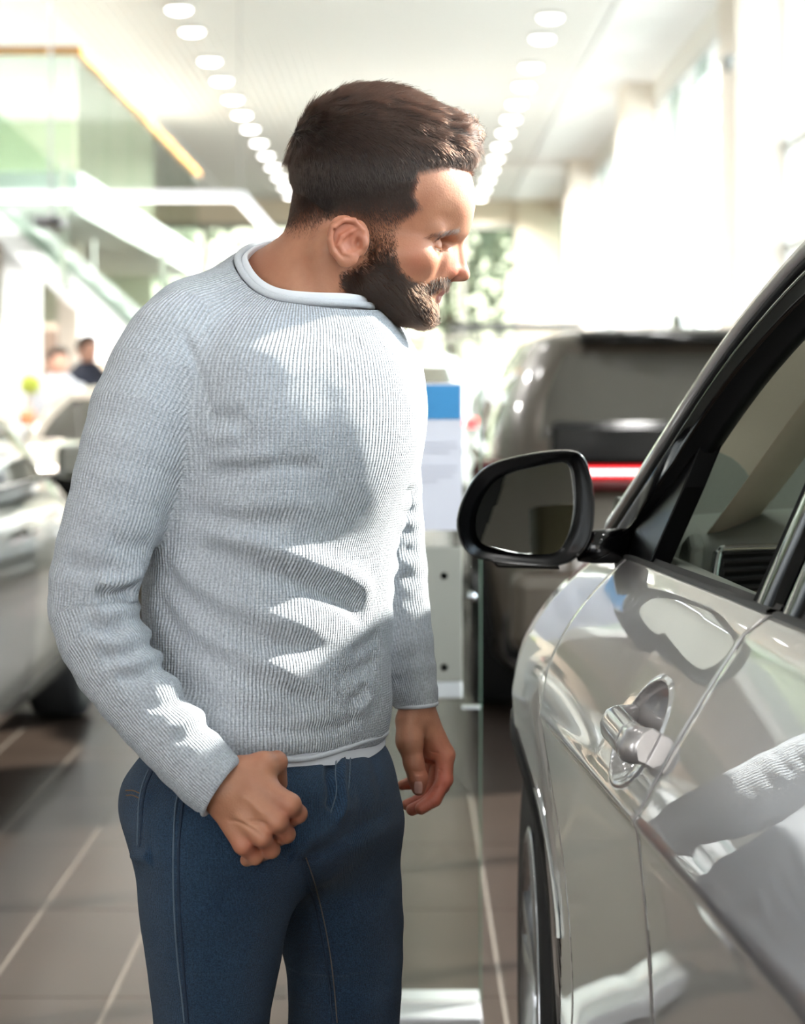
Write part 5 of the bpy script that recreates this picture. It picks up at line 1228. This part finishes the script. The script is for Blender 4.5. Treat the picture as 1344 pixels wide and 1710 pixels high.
# thumb nail of the far hand
p0 = raymarch(far_hand, 699, 1316)
if p0 is not None:
    g = MB(); G = np.zeros((9, 9, 3))
    for i in range(9):
        for j in range(9):
            a = (i-4)/4; b_ = (j-4)/4; sx = math.sqrt(max(0, 1-.35*b_*b_*(b_ < 0)))
            q = raymarch(far_hand, 698.5+7.0*a*(1-.25*abs(b_)**3), 1315+10.0*b_)
            G[i, j] = (q if q is not None else p0)+np.array([0, -.0007*(1-.5*a*a-.4*b_**4), 0])
    g.grid(G); tag(g.build('thumb_nail', mat('nail', (226, 176, 162), .3, spec=.5), man), 'pale thumb nail')
# eyes
for s_ in (-1, 1):
    V = np.array([EYE*np.array([1, s_, 1])]); c = from_head(V)[0]
    g = MB(); g.lathe([(0.0119*math.sin(a), -.0119*math.cos(a)) for a in np.linspace(0, PI, 13)], c, 'Z', 20)
    e = g.build('eye', mat('eye_white', (214, 200, 190), .2), man)
    dirv = Vector((.86, s_*.04, -.50)).normalized(); g = MB()
    pc = Vector(c)+dirv*.0107; up = Vector((0, 0, 1)); r_ = dirv.cross(up).normalized(); u_ = r_.cross(dirv)
    g.add([pc+dirv*.0013]+[pc+(r_*math.cos(a)+u_*math.sin(a))*.0056 for a in np.linspace(0, 2*PI, 17)[:-1]], [(0, 1+k, 1+(k+1) % 16) for k in range(16)], True)
    g.build('iris', mat('iris', (58, 40, 26), .1), e)
# ---- sweater
Vs, Fs = extract(sweater_field, (-.50, 2.52, zp(1300)), (.14, 3.22, zp(395)), .0028*QS)
Ns = vnormals(Vs, Fs)
Vs2 = apply_folds(Vs, Ns, FOLDS, ray)
Vs2 = Vs2+Ns*(nz3(Vs, 22, 3)*.0012+nz3(Vs, 60, 5)*.0004)[:, None]*(np.linalg.norm(Vs-RC, axis=1) > .10)[:, None]
cm = np.clip(np.minimum(np.linalg.norm(Vs-SN[-1][0], axis=1)-.045, np.linalg.norm(Vs-SF[-1][0], axis=1)-.038)/.012, 0, 1)[:, None]; Vs2 = Vs*(1-cm)+Vs2*cm
Vs2 = laplace(Vs2, Fs, 1, .4)
fc = Vs[Fs].mean(1); dn = near_sleeve(fc, False); df = far_sleeve(fc, False); dt = torso_field(fc)
aU = np.arctan2((Vs[:, 0]-np.interp(Vs[:, 2], zp(TSs[::-1, 0]), xp(TSs[::-1, 1])))*AX[0]+(Vs[:, 1]-DM)*AX[1], (Vs[:, 0]-np.interp(Vs[:, 2], zp(TSs[::-1, 0]), xp(TSs[::-1, 1])))*FW[0]+(Vs[:, 1]-DM)*FW[1])
U, Vv = face_uv(aU, Vs[:, 2], .152, Fs)
for ch, dd, oth, sc in ((SNr, dn, np.minimum(df, dt), .053), (SFr, df, np.minimum(dn, dt), .050)):
    a_, v_ = chain_uv(Vs, ch); u2, v2 = face_uv(a_, v_, sc, Fs); m = dd < oth
    U[m] = u2[m]; Vv[m] = v2[m]
me = np_mesh('sweater', Vs2, Fs); set_uv(me, U, Vv, Fs)
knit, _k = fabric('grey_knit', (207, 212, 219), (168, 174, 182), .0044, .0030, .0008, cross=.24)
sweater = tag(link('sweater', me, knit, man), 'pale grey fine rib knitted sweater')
def roll(name, P, r, m, par, closed=True, n=10):
    g = MB(); g.tube(P, r, n, closed=closed); return g.build(name, m, par)
plain_knit = mat('plain_knit', (196, 200, 206), .85, sheen=.2, bump=.6, bscale=900, bdist=.0008, noise=.15, nscale=700)
tt = np.linspace(0, 2*PI, 73)[:-1]
def rim(t, r, up=0.):
    D = ring(t, 1.)-RC; D = D-(D@RN)[:, None]*RN; D /= np.linalg.norm(D, axis=1, keepdims=True)
    hs = np.linspace(.09, -.06, 76); out = np.zeros((len(t), 3)); hh = np.zeros(len(t))
    for i in range(len(t)):
        p = RC+D[i]*r+RN*hs[:, None]; f = torso_field(p); k = np.argmax(f < 0) if (f < 0).any() else len(hs)//2
        hh[i] = hs[k]
    for _ in range(6): hh = (np.roll(hh, 1)+hh*2+np.roll(hh, -1))/4
    return RC+D*r+RN*(hh+up)[:, None]
rimP = rim(tt, HR+.001); roll('collar_edge', rimP, .0044, plain_knit, sweater)
hemt = np.linspace(0, 2*PI, 97)[:-1]
def superpt(t, a, b, c, z):
    n = 2.25; cs, sn = np.cos(t), np.sin(t); u = np.sign(sn)*np.abs(sn)**(2/n)*a; v = np.sign(cs)*np.abs(cs)**(2/n)*b
    return np.stack([c+u*AX[0]+v*FW[0], DM+u*AX[1]+v*FW[1], np.broadcast_to(z, t.shape)], -1)
P_ = superpt(hemt, .1655, .1180, xp(446), ZH+.003); P_[:, 2] += -.004*np.sin(P_[:, 0]*40)
roll('hem_edge', P_, .0036, plain_knit, sweater)
for ch, nn, k in ((SN, cn, .0335), (SF, cf, .0258)):
    c = ch[-1][0]-nn*.003; e1 = np.cross(nn, [0, 1, .1]); e1 /= np.linalg.norm(e1); e2 = np.cross(nn, e1)
    roll('cuff_edge', [c+(e1*math.cos(t)+e2*math.sin(t))*k for t in tt], .0030, plain_knit, sweater)
# undershirt: neckline and hem
white = mat('white_jersey', (226, 229, 235), .8, sheen=.2, bump=.3, bscale=1200, bdist=.0004)
us = MB(); base = rimP-RC; rl = (base@RN)[:, None]*RN; rd = base-rl; rd /= np.linalg.norm(rd, axis=1, keepdims=True)
def lp(r, dz): q = RC+rd*r+rl+RN*dz; return np.vstack([q, q[:1]])
us.grid(np.stack([lp(r_, dz) for r_, dz in ((HR-.001, -.012), (HR-.003, .001), (HR-.0055, .0065), (HR-.008, .0078), (HR-.0098, .006), (HR-.0098, -.010))]))
tag(us.build('undershirt', white, man), 'white undershirt neckline'); us = MB()
q_ = np.append(hemt, hemt[0]); G = []
wob = .5+.5*np.sin(q_*5+1.0)
for k, (a, b, z) in enumerate(((.160, .114, ZH+.03), (.1620, .1165, ZH+.003), (.163, .1180, ZH-.004), (.1628, .1178, ZH-.0085))):
    G.append(superpt(q_, a, b, xp(446), z-(k >= 2)*(.0045*wob)*(k-1)*.7))
us.grid(np.stack(G)); tag(us.build('undershirt_hem', white, man), 'white undershirt showing below the sweater')
# ---- jeans
JS = np.array([(1200, 447, .145, .100), (1235, 443, .152, .108), (1265, 440, .164, .128), (1300, 434, .175, .141), (1340, 434, .178, .143), (1385, 446, .172, .134), (1430, 455, .150, .112), (1500, 462, .11, .08)], float)
JSs = smooth_curve(JS, 60); LNr = resample(LEGN, 13); LFr = resample(LEGF, 13)
def jeans_field(P):
    d = loft(P, JSs, 2.3); d = smax(d, zp(1485)-P[:, 2], .06); d = smax(d, P[:, 2]-zp(1222), .004)
    l = np.minimum(chain(P, LNr, .01), chain(P, LFr, .01)); l = smax(l, P[:, 2]-zp(1330), .06)
    d = smin(d, l, .045)
    return np.maximum(d, .095-P[:, 2])
Vj, Fj = extract(jeans_field, (-.42, 2.55, .07), (.10, 3.15, zp(1205)), .0032*QS)
Nj = vnormals(Vj, Fj)
JF = [([(500, 1440), (540, 1425), (600, 1385), (655, 1350)], .012, -.004), ([(490, 1415), (470, 1400), (430, 1395)], .014, -.003), ([(500, 1425), (520, 1400), (560, 1370), (600, 1330)], .013, .0035),
      ([(240, 1330), (300, 1345), (345, 1350)], .014, -.002), ([(250, 1560), (330, 1580), (420, 1590)], .016, -.002), ([(500, 1640), (580, 1652), (655, 1640)], .014, -.003), ([(495, 1470), (560, 1490), (640, 1500)], .02, -.002),
      ([(560, 1255), (552, 1290), (556, 1330), (548, 1355)], .007, -.007), ([(573, 1260), (570, 1300), (572, 1340), (556, 1375)], .006, .0045), ([(440, 1395), (470, 1425), (492, 1430)], .01, -.003),
      ([(222, 1425), (235, 1432), (255, 1430)], .008, .006), ([(610, 1230), (630, 1290), (640, 1340)], .012, -.002)]
rayj = lambda px, py: raymarch(jeans_field, px, py)
Vj2 = apply_folds(Vj, Nj, JF, rayj)+Nj*(nz3(Vj, 18, 8)*.0014)[:, None]
me = np_mesh('jeans', Vj2, Fj)
def jean_uv(V, F):
    a1, v1 = chain_uv(V, LNr); a2, v2 = chain_uv(V, LFr); fc = V[F].mean(1); m = chain(fc, LNr, .01) < chain(fc, LFr, .01)
    u1, w1 = face_uv(a1, v1, .08, F); u2, w2 = face_uv(a2, v2, .08, F); return np.where(m[:, None], u1, u2), np.where(m[:, None], w1, w2)
U, Vv = jean_uv(Vj, Fj); set_uv(me, U, Vv, Fj)
denim, (t_, b_, cr_) = fabric('denim', (52, 77, 104), (23, 39, 58), .0013, .0016, .00025, .8, .5, 1500., .1)
nz = t_.nodes.new('ShaderNodeTexNoise'); nz.inputs['Scale'].default_value = 9; nz.inputs['Detail'].default_value = 3
tcn = t_.nodes.new('ShaderNodeTexCoord'); t_.links.new(tcn.outputs['Object'], nz.inputs['Vector'])
mx = t_.nodes.new('ShaderNodeMixRGB'); mx.blend_type = 'MULTIPLY'; mx.inputs[0].default_value = .6
c2 = t_.nodes.new('ShaderNodeValToRGB'); c2.color_ramp.elements[0].position = .35; c2.color_ramp.elements[1].position = .7
c2.color_ramp.elements[0].color = (.5, .55, .6, 1); c2.color_ramp.elements[1].color = (1.1, 1.12, 1.1, 1)
t_.links.new(nz.outputs['Fac'], c2.inputs[0]); t_.links.new(cr_.outputs[0], mx.inputs[1]); t_.links.new(c2.outputs[0], mx.inputs[2]); t_.links.new(mx.outputs[0], b_.inputs['Base Color'])
jeans = tag(link('jeans', me, denim, man), 'dark blue denim jeans')
seam_m = mat('seam_thread', (86, 102, 118), .8, noise=.4, nscale=900); rust = mat('rust_thread', (112, 84, 62), .8, noise=.4, nscale=900); dark_d = mat('dark_denim', (30, 46, 66), .85, noise=.4, nscale=500)
def seam(name, poly, r=.0009, m=seam_m, off=.0008, n=24):
    P = [rayj(*p) for p in smooth_curve(np.array(poly, float), n)]; P = [p for p in P if p is not None]
    if len(P) < 3: return
    g = MB(); g.tube([p+np.array([0, -off, 0]) for p in P], r, 6); g.build(name, m, jeans)
seam('side_seam', [(300, 1318), (293, 1345), (290, 1400), (289, 1460), (291, 1520), (296, 1600), (303, 1660), (308, 1708)], .0011)
seam('side_seam', [(306, 1330), (299, 1400), (298, 1480), (302, 1560), (309, 1650), (314, 1708)], .0016, dark_d)
seam('back_pocket_edge', [(248, 1285), (238, 1310), (232, 1340), (230, 1380), (229, 1412)], .0010)
seam('back_pocket_edge', [(254, 1288), (244, 1312), (238, 1342), (236, 1382), (234, 1414)], .0014, dark_d)
seam('pocket_stitch', [(210, 1320), (222, 1320), (234, 1325)], .0008, rust); seam('pocket_stitch', [(211, 1328), (222, 1328), (233, 1333)], .0008, rust)
seam('fly_stitch', [(562, 1258), (560, 1290), (562, 1320), (556, 1345), (550, 1362)], .0007); seam('fly_stitch', [(585, 1250), (584, 1290), (580, 1325), (566, 1350), (552, 1366)], .0008)
seam('fly_flap', [(575, 1256), (572, 1290), (575, 1320), (566, 1345)], .0026, dark_d, 0)
seam('pocket_edge', [(470, 1254), (471, 1266), (468, 1276), (463, 1286)], .0014)
seam('waist_stitch', [(372, 1262), (400, 1260), (430, 1256), (460, 1252)], .0007); seam('pocket_edge', [(432, 1254), (433, 1262), (430, 1272)], .0010)
seam('inner_seam', [(503, 1432), (515, 1470), (528, 1520), (540, 1580), (549, 1640), (556, 1708)], .0014, dark_d)
seam('inner_seam', [(511, 1432), (524, 1470), (537, 1520), (549, 1580), (557, 1640), (563, 1708)], .0008, mat('tan_thread', (96, 88, 84), .8))
# shoes
shoe_m = mat('shoe_leather', (64, 50, 42), .45, noise=.3, bump=.3, bscale=300)
for (cx_, cy_) in ((-.236, 2.80), (-.086, 2.97)):
    c = np.array([cx_, cy_, 0.])
    def sf(P):
        d = cone(P, c+[0, 0, .10], c+[0, 0, .05]-FW*.02, .045, .042); d = smin(d, cone(P, c-FW*.03+[0, 0, .042], c+FW*.15+[0, 0, .034], .040, .038), .03)
        return np.maximum(d, .012-P[:, 2])
    V, F = extract(sf, c+np.array([-.12, -.2, 0]), c+np.array([.22, .12, .17]), .006); s = tag(link('shoe', np_mesh('shoe', V, F), shoe_m, man), 'brown leather shoe')
    V2, F2 = extract(lambda P: np.maximum(np.maximum(sf(P*np.array([1, 1, 0])+np.array([0, 0, .03]))-.004, P[:, 2]-.016), .001-P[:, 2]), c+np.array([-.14, -.2, -.01]), c+np.array([.24, .14, .03]), .005)
    link('sole', np_mesh('sole', V2, F2), mat('rubber_sole', (40, 36, 34), .7), s)

# ---- hair
def hair_obj(name, roots, dirs, norms, length, m, parent, rad=.00007, npt=5, curl=.25, lift=.25, taper=True):
    n = len(roots); t = np.linspace(0, 1, npt)
    L = length[:, None, None]; T = t[None, :, None]
    P = roots[:, None, :]+L*(dirs[:, None, :]*T+norms[:, None, :]*(lift*T-curl*T*T))
    jit = rng.normal(size=(n, 1, 3))*.10; P = P+L*jit*T*T
    cv = bpy.data.hair_curves.new(name); cv.add_curves([npt]*n)
    cv.attributes['position'].data.foreach_set('vector', P.astype(np.float32).ravel())
    ra = cv.attributes.get('radius') or cv.attributes.new('radius', 'FLOAT', 'POINT')
    rr = np.broadcast_to(rad*(1-.7*t if taper else np.ones(npt))[None], (n, npt)).astype(np.float32).copy(); ra.data.foreach_set('value', rr.ravel())
    o = bpy.data.objects.new(name, cv); COL.objects.link(o); cv.materials.append(m)
    o.parent = parent; o.matrix_parent_inverse = world_loc(parent).inverted(); o['kind'] = 'stuff'
    return o
def sample(V, F, wgt, n):
    A = V[F]; ar = np.linalg.norm(np.cross(A[:, 1]-A[:, 0], A[:, 2]-A[:, 0]), axis=1)+np.linalg.norm(np.cross(A[:, 2]-A[:, 0], A[:, 3]-A[:, 0]), axis=1)
    pw = ar*wgt[F].mean(1); pw = pw/pw.sum(); fi = rng.choice(len(F), n, p=pw); u, v = rng.random((2, n, 1)); q = A[fi]
    P = q[:, 0]*(1-u)*(1-v)+q[:, 1]*u*(1-v)+q[:, 2]*u*v+q[:, 3]*(1-u)*v
    return P, fi
def hair_mat(name, rgb, rough=.35):
    m = bpy.data.materials.new(name); m.use_nodes = True; t = m.node_tree; t.nodes.clear(); o = t.nodes.new('ShaderNodeOutputMaterial'); h = t.nodes.new('ShaderNodeBsdfHairPrincipled')
    h.parametrization = 'COLOR'; h.inputs['Color'].default_value = lin(rgb)+(1,); h.inputs['Roughness'].default_value = rough; h.inputs['Radial Roughness'].default_value = .5
    if 'Random Color' in h.inputs: h.inputs['Random Color'].default_value = .7
    t.links.new(h.outputs[0], o.inputs[0]); return m
hm = hair_mat('brown_hair', (32, 19, 13), .28); bm_ = hair_mat('beard_hair', (30, 18, 11), .45); lm = hair_mat('lash_hair', (90, 62, 44))
R18 = rot2(18)
def cap_field(P):
    Q = to_head(P); Q[:, 1] = np.abs(Q[:, 1])
    d = ell(Q, H(633, 288), (.1085, .0800, .093), R18)
    d = smin(d, ell(Q, H(618, 238), (.082, .066, .0655), rot2(-4)), .02)
    d = smin(d, ell(Q, H(700, 232), (.064, .060, .042), rot2(22)), .025)
    d = smin(d, ell(Q, H(752, 236), (.034, .050, .033), rot2(35)), .014)
    d = d+(nz3(Q*np.array([.35, 1, 1.3]), 110, 11)*.0022)*np.clip((300-(CY-(Q[:, 2]-CAMZ)/PXM))/60, .15, 1)
    # cut away the face and the short sides
    px = Q[:, 0]/PXM+CX; py = CY-(Q[:, 2]-CAMZ)/PXM
    line = np.interp(px, [470, 500, 560, 620, 672, 676, 690, 740, 780, 820], [392, 388, 352, 342, 344, 322, 292, 284, 291, 288])
    d = smax(d, (py-line)*PXM*.8, .006)
    lim = np.interp(py, [200, 260, 300, 345], [.045, .018, .0070, .0008])+np.clip((px-690)/60, 0, 1)*.03
    hc = smin(head_core(Q), ell(P, W(532, 362, 2.86), (.032, .050, .050)), .03)
    return smax(d, hc-lim, .004)
Vc, Fc = extract(cap_field, (xp(465), DM-.13, zp(365)), (xp(820), DM+.13, zp(128)), .0024*QH)
Nc = vnormals(Vc, Fc)
cap_m = mat('hair_under', (26, 17, 12), .7, noise=.5, nscale=300, bump=.8, bscale=500, bdist=.001)
hair = tag(link('hair', np_mesh('hair', Vc, Fc), cap_m, man), 'short dark brown hair swept up at the front')
def flow(P):
    """comb direction over the head, world space"""
    Q = to_head(P); px = Q[:, 0]/PXM+CX; py = CY-(Q[:, 2]-CAMZ)/PXM
    top = np.clip((285-py)/90, 0, 1)[:, None]
    fwd = np.stack([np.full(len(P), 1.), .25*np.sign(Q[:, 1]+1e-6)*0, .10+.9*np.clip((px-720)/60, 0, 1)], 1)
    dwn = np.stack([np.full(len(P), .35), np.zeros(len(P)), np.full(len(P), -1.)], 1)
    dwn[:, 0] = np.where(px < 545, -.05, .35)
    cl = nz3(Q*np.array([.6, 1, 1.4]), 60, 21); cl2 = nz3(Q*np.array([.6, 1, 1.4]), 130, 22)
    swirl = np.stack([np.zeros(len(P)), .30*cl2, .45*cl], 1)
    return fwd*top+dwn*(1-top)+swirl*top
def tangent(d, n):
    d = d-n*(d*n).sum(1, keepdims=True); return d/(np.linalg.norm(d, axis=1, keepdims=True)+1e-9)
P_, fi = sample(Vc, Fc, np.ones(len(Vc)), NHAIR); fn = Nc[Fc[fi, 0]]
keep = cap_field(P_+fn*.003) > -.001; P_, fn = P_[keep], fn[keep]
dr = tangent(flow(P_), fn); Qp = to_head(P_); pxq = Qp[:, 0]/PXM+CX; pyq = CY-(Qp[:, 2]-CAMZ)/PXM
ln = np.where(pyq < 255, .020, np.interp(pyq, [255, 345], [.013, .006]))*rng.uniform(.7, 1.25, len(P_)); ln = ln*np.where(pxq > 740, .85, 1)
hair_obj('hair_strands', P_-fn*.001, dr, fn, ln, hm, hair, .00023, 6, .22, .30)
# faded sides on the skin
wf = fade_w*np.clip((396-py_h)/52, .08, 1)*(py_h > 305); wf[(px_h > 600) & (px_h < 665) & (py_h > 380)] = .35*fade_w[(px_h > 600) & (px_h < 665) & (py_h > 380)]
Nh = vnormals(Vh, Fh)
P_, fi = sample(Vh, Fh, wf+1e-9, int(NHAIR*.75)); fn = Nh[Fh[fi, 0]]; Qp = to_head(P_); pyq = CY-(Qp[:, 2]-CAMZ)/PXM
dr = tangent(np.stack([np.full(len(P_), .45), np.zeros(len(P_)), np.full(len(P_), -1.)], 1), fn)
hair_obj('side_hair', P_, dr, fn, np.interp(pyq, [320, 390], [.0065, .0022])*rng.uniform(.6, 1.3, len(P_)), hm, hair, .00011, 4, .1, .45)
# beard
P_, fi = sample(Vh, Fh, beard_w*(lip < .3)+1e-9, int(NHAIR*.32)); fn = Nh[Fh[fi, 0]]; Qp = to_head(P_); pxq = Qp[:, 0]/PXM+CX; pyq = CY-(Qp[:, 2]-CAMZ)/PXM
d_ = np.stack([np.where(pyq > 440, .75, .35), np.zeros(len(P_)), np.full(len(P_), -.85)], 1); mo = (pyq < 492) & (pxq > 715); d_[mo] = (-.25, 0, -1.)
dr = tangent(d_, fn)
edge = soft_poly(pxq, pyq, BEARD, 14); ln = np.interp(pyq, [390, 430, 470, 540], [.003, .005, .009, .0125])*np.clip(edge*1.15, .35, 1)*rng.uniform(.6, 1.2, len(P_)); ln[mo] = .0055*rng.uniform(.6, 1.2, mo.sum())
beard = hair_obj('beard', P_, dr, fn, ln, bm_, man, .00027, 5, .12, .55); tag(beard, 'full dark brown beard')
# eyebrows and lashes
bw = soft_poly(px_h, py_h, [(702, 402), (722, 393), (745, 387), (764, 382), (764, 388), (746, 393), (724, 399)], 1.5)
bw = bw*(lat_h > .010)*(lat_h < .060)
P_, fi = sample(Vh, Fh, bw+1e-9, 900); fn = Nh[Fh[fi, 0]]
dr = tangent(np.stack([np.full(len(P_), -.9), np.zeros(len(P_)), np.full(len(P_), -.15)], 1), fn)
tag(hair_obj('eyebrows', P_, dr, fn, .006*rng.uniform(.6, 1.2, len(P_)), bm_, man, .00008, 4, .1, .4), 'brown eyebrows')
lr = []; 
for s_ in (-1, 1):
    a = np.linspace(0, 1, 60); p = smooth_curve(np.array([EYE+np.array([c*.0131*math.cos(e), v*.0131*math.cos(e), .0131*math.sin(e)]) for c, v, e in ((.20, .98, -.20), (.60, .80, -.34), (.95, .31, -.40), (.95, -.31, -.36))]), 60); p[:, 1] *= s_; lr.append(from_head(p))
lr = np.concatenate(lr); dr = np.tile(np.array([.90, -.05, -.35]), (len(lr), 1)); dr /= np.linalg.norm(dr[0])
tag(hair_obj('eyelashes', lr, dr, np.tile([0, 0, 1.], (len(lr), 1)), np.full(len(lr), .0095)*rng.uniform(.8, 1.1, len(lr)), lm, man, .00009, 5, -.35, -.15), 'eyelashes')
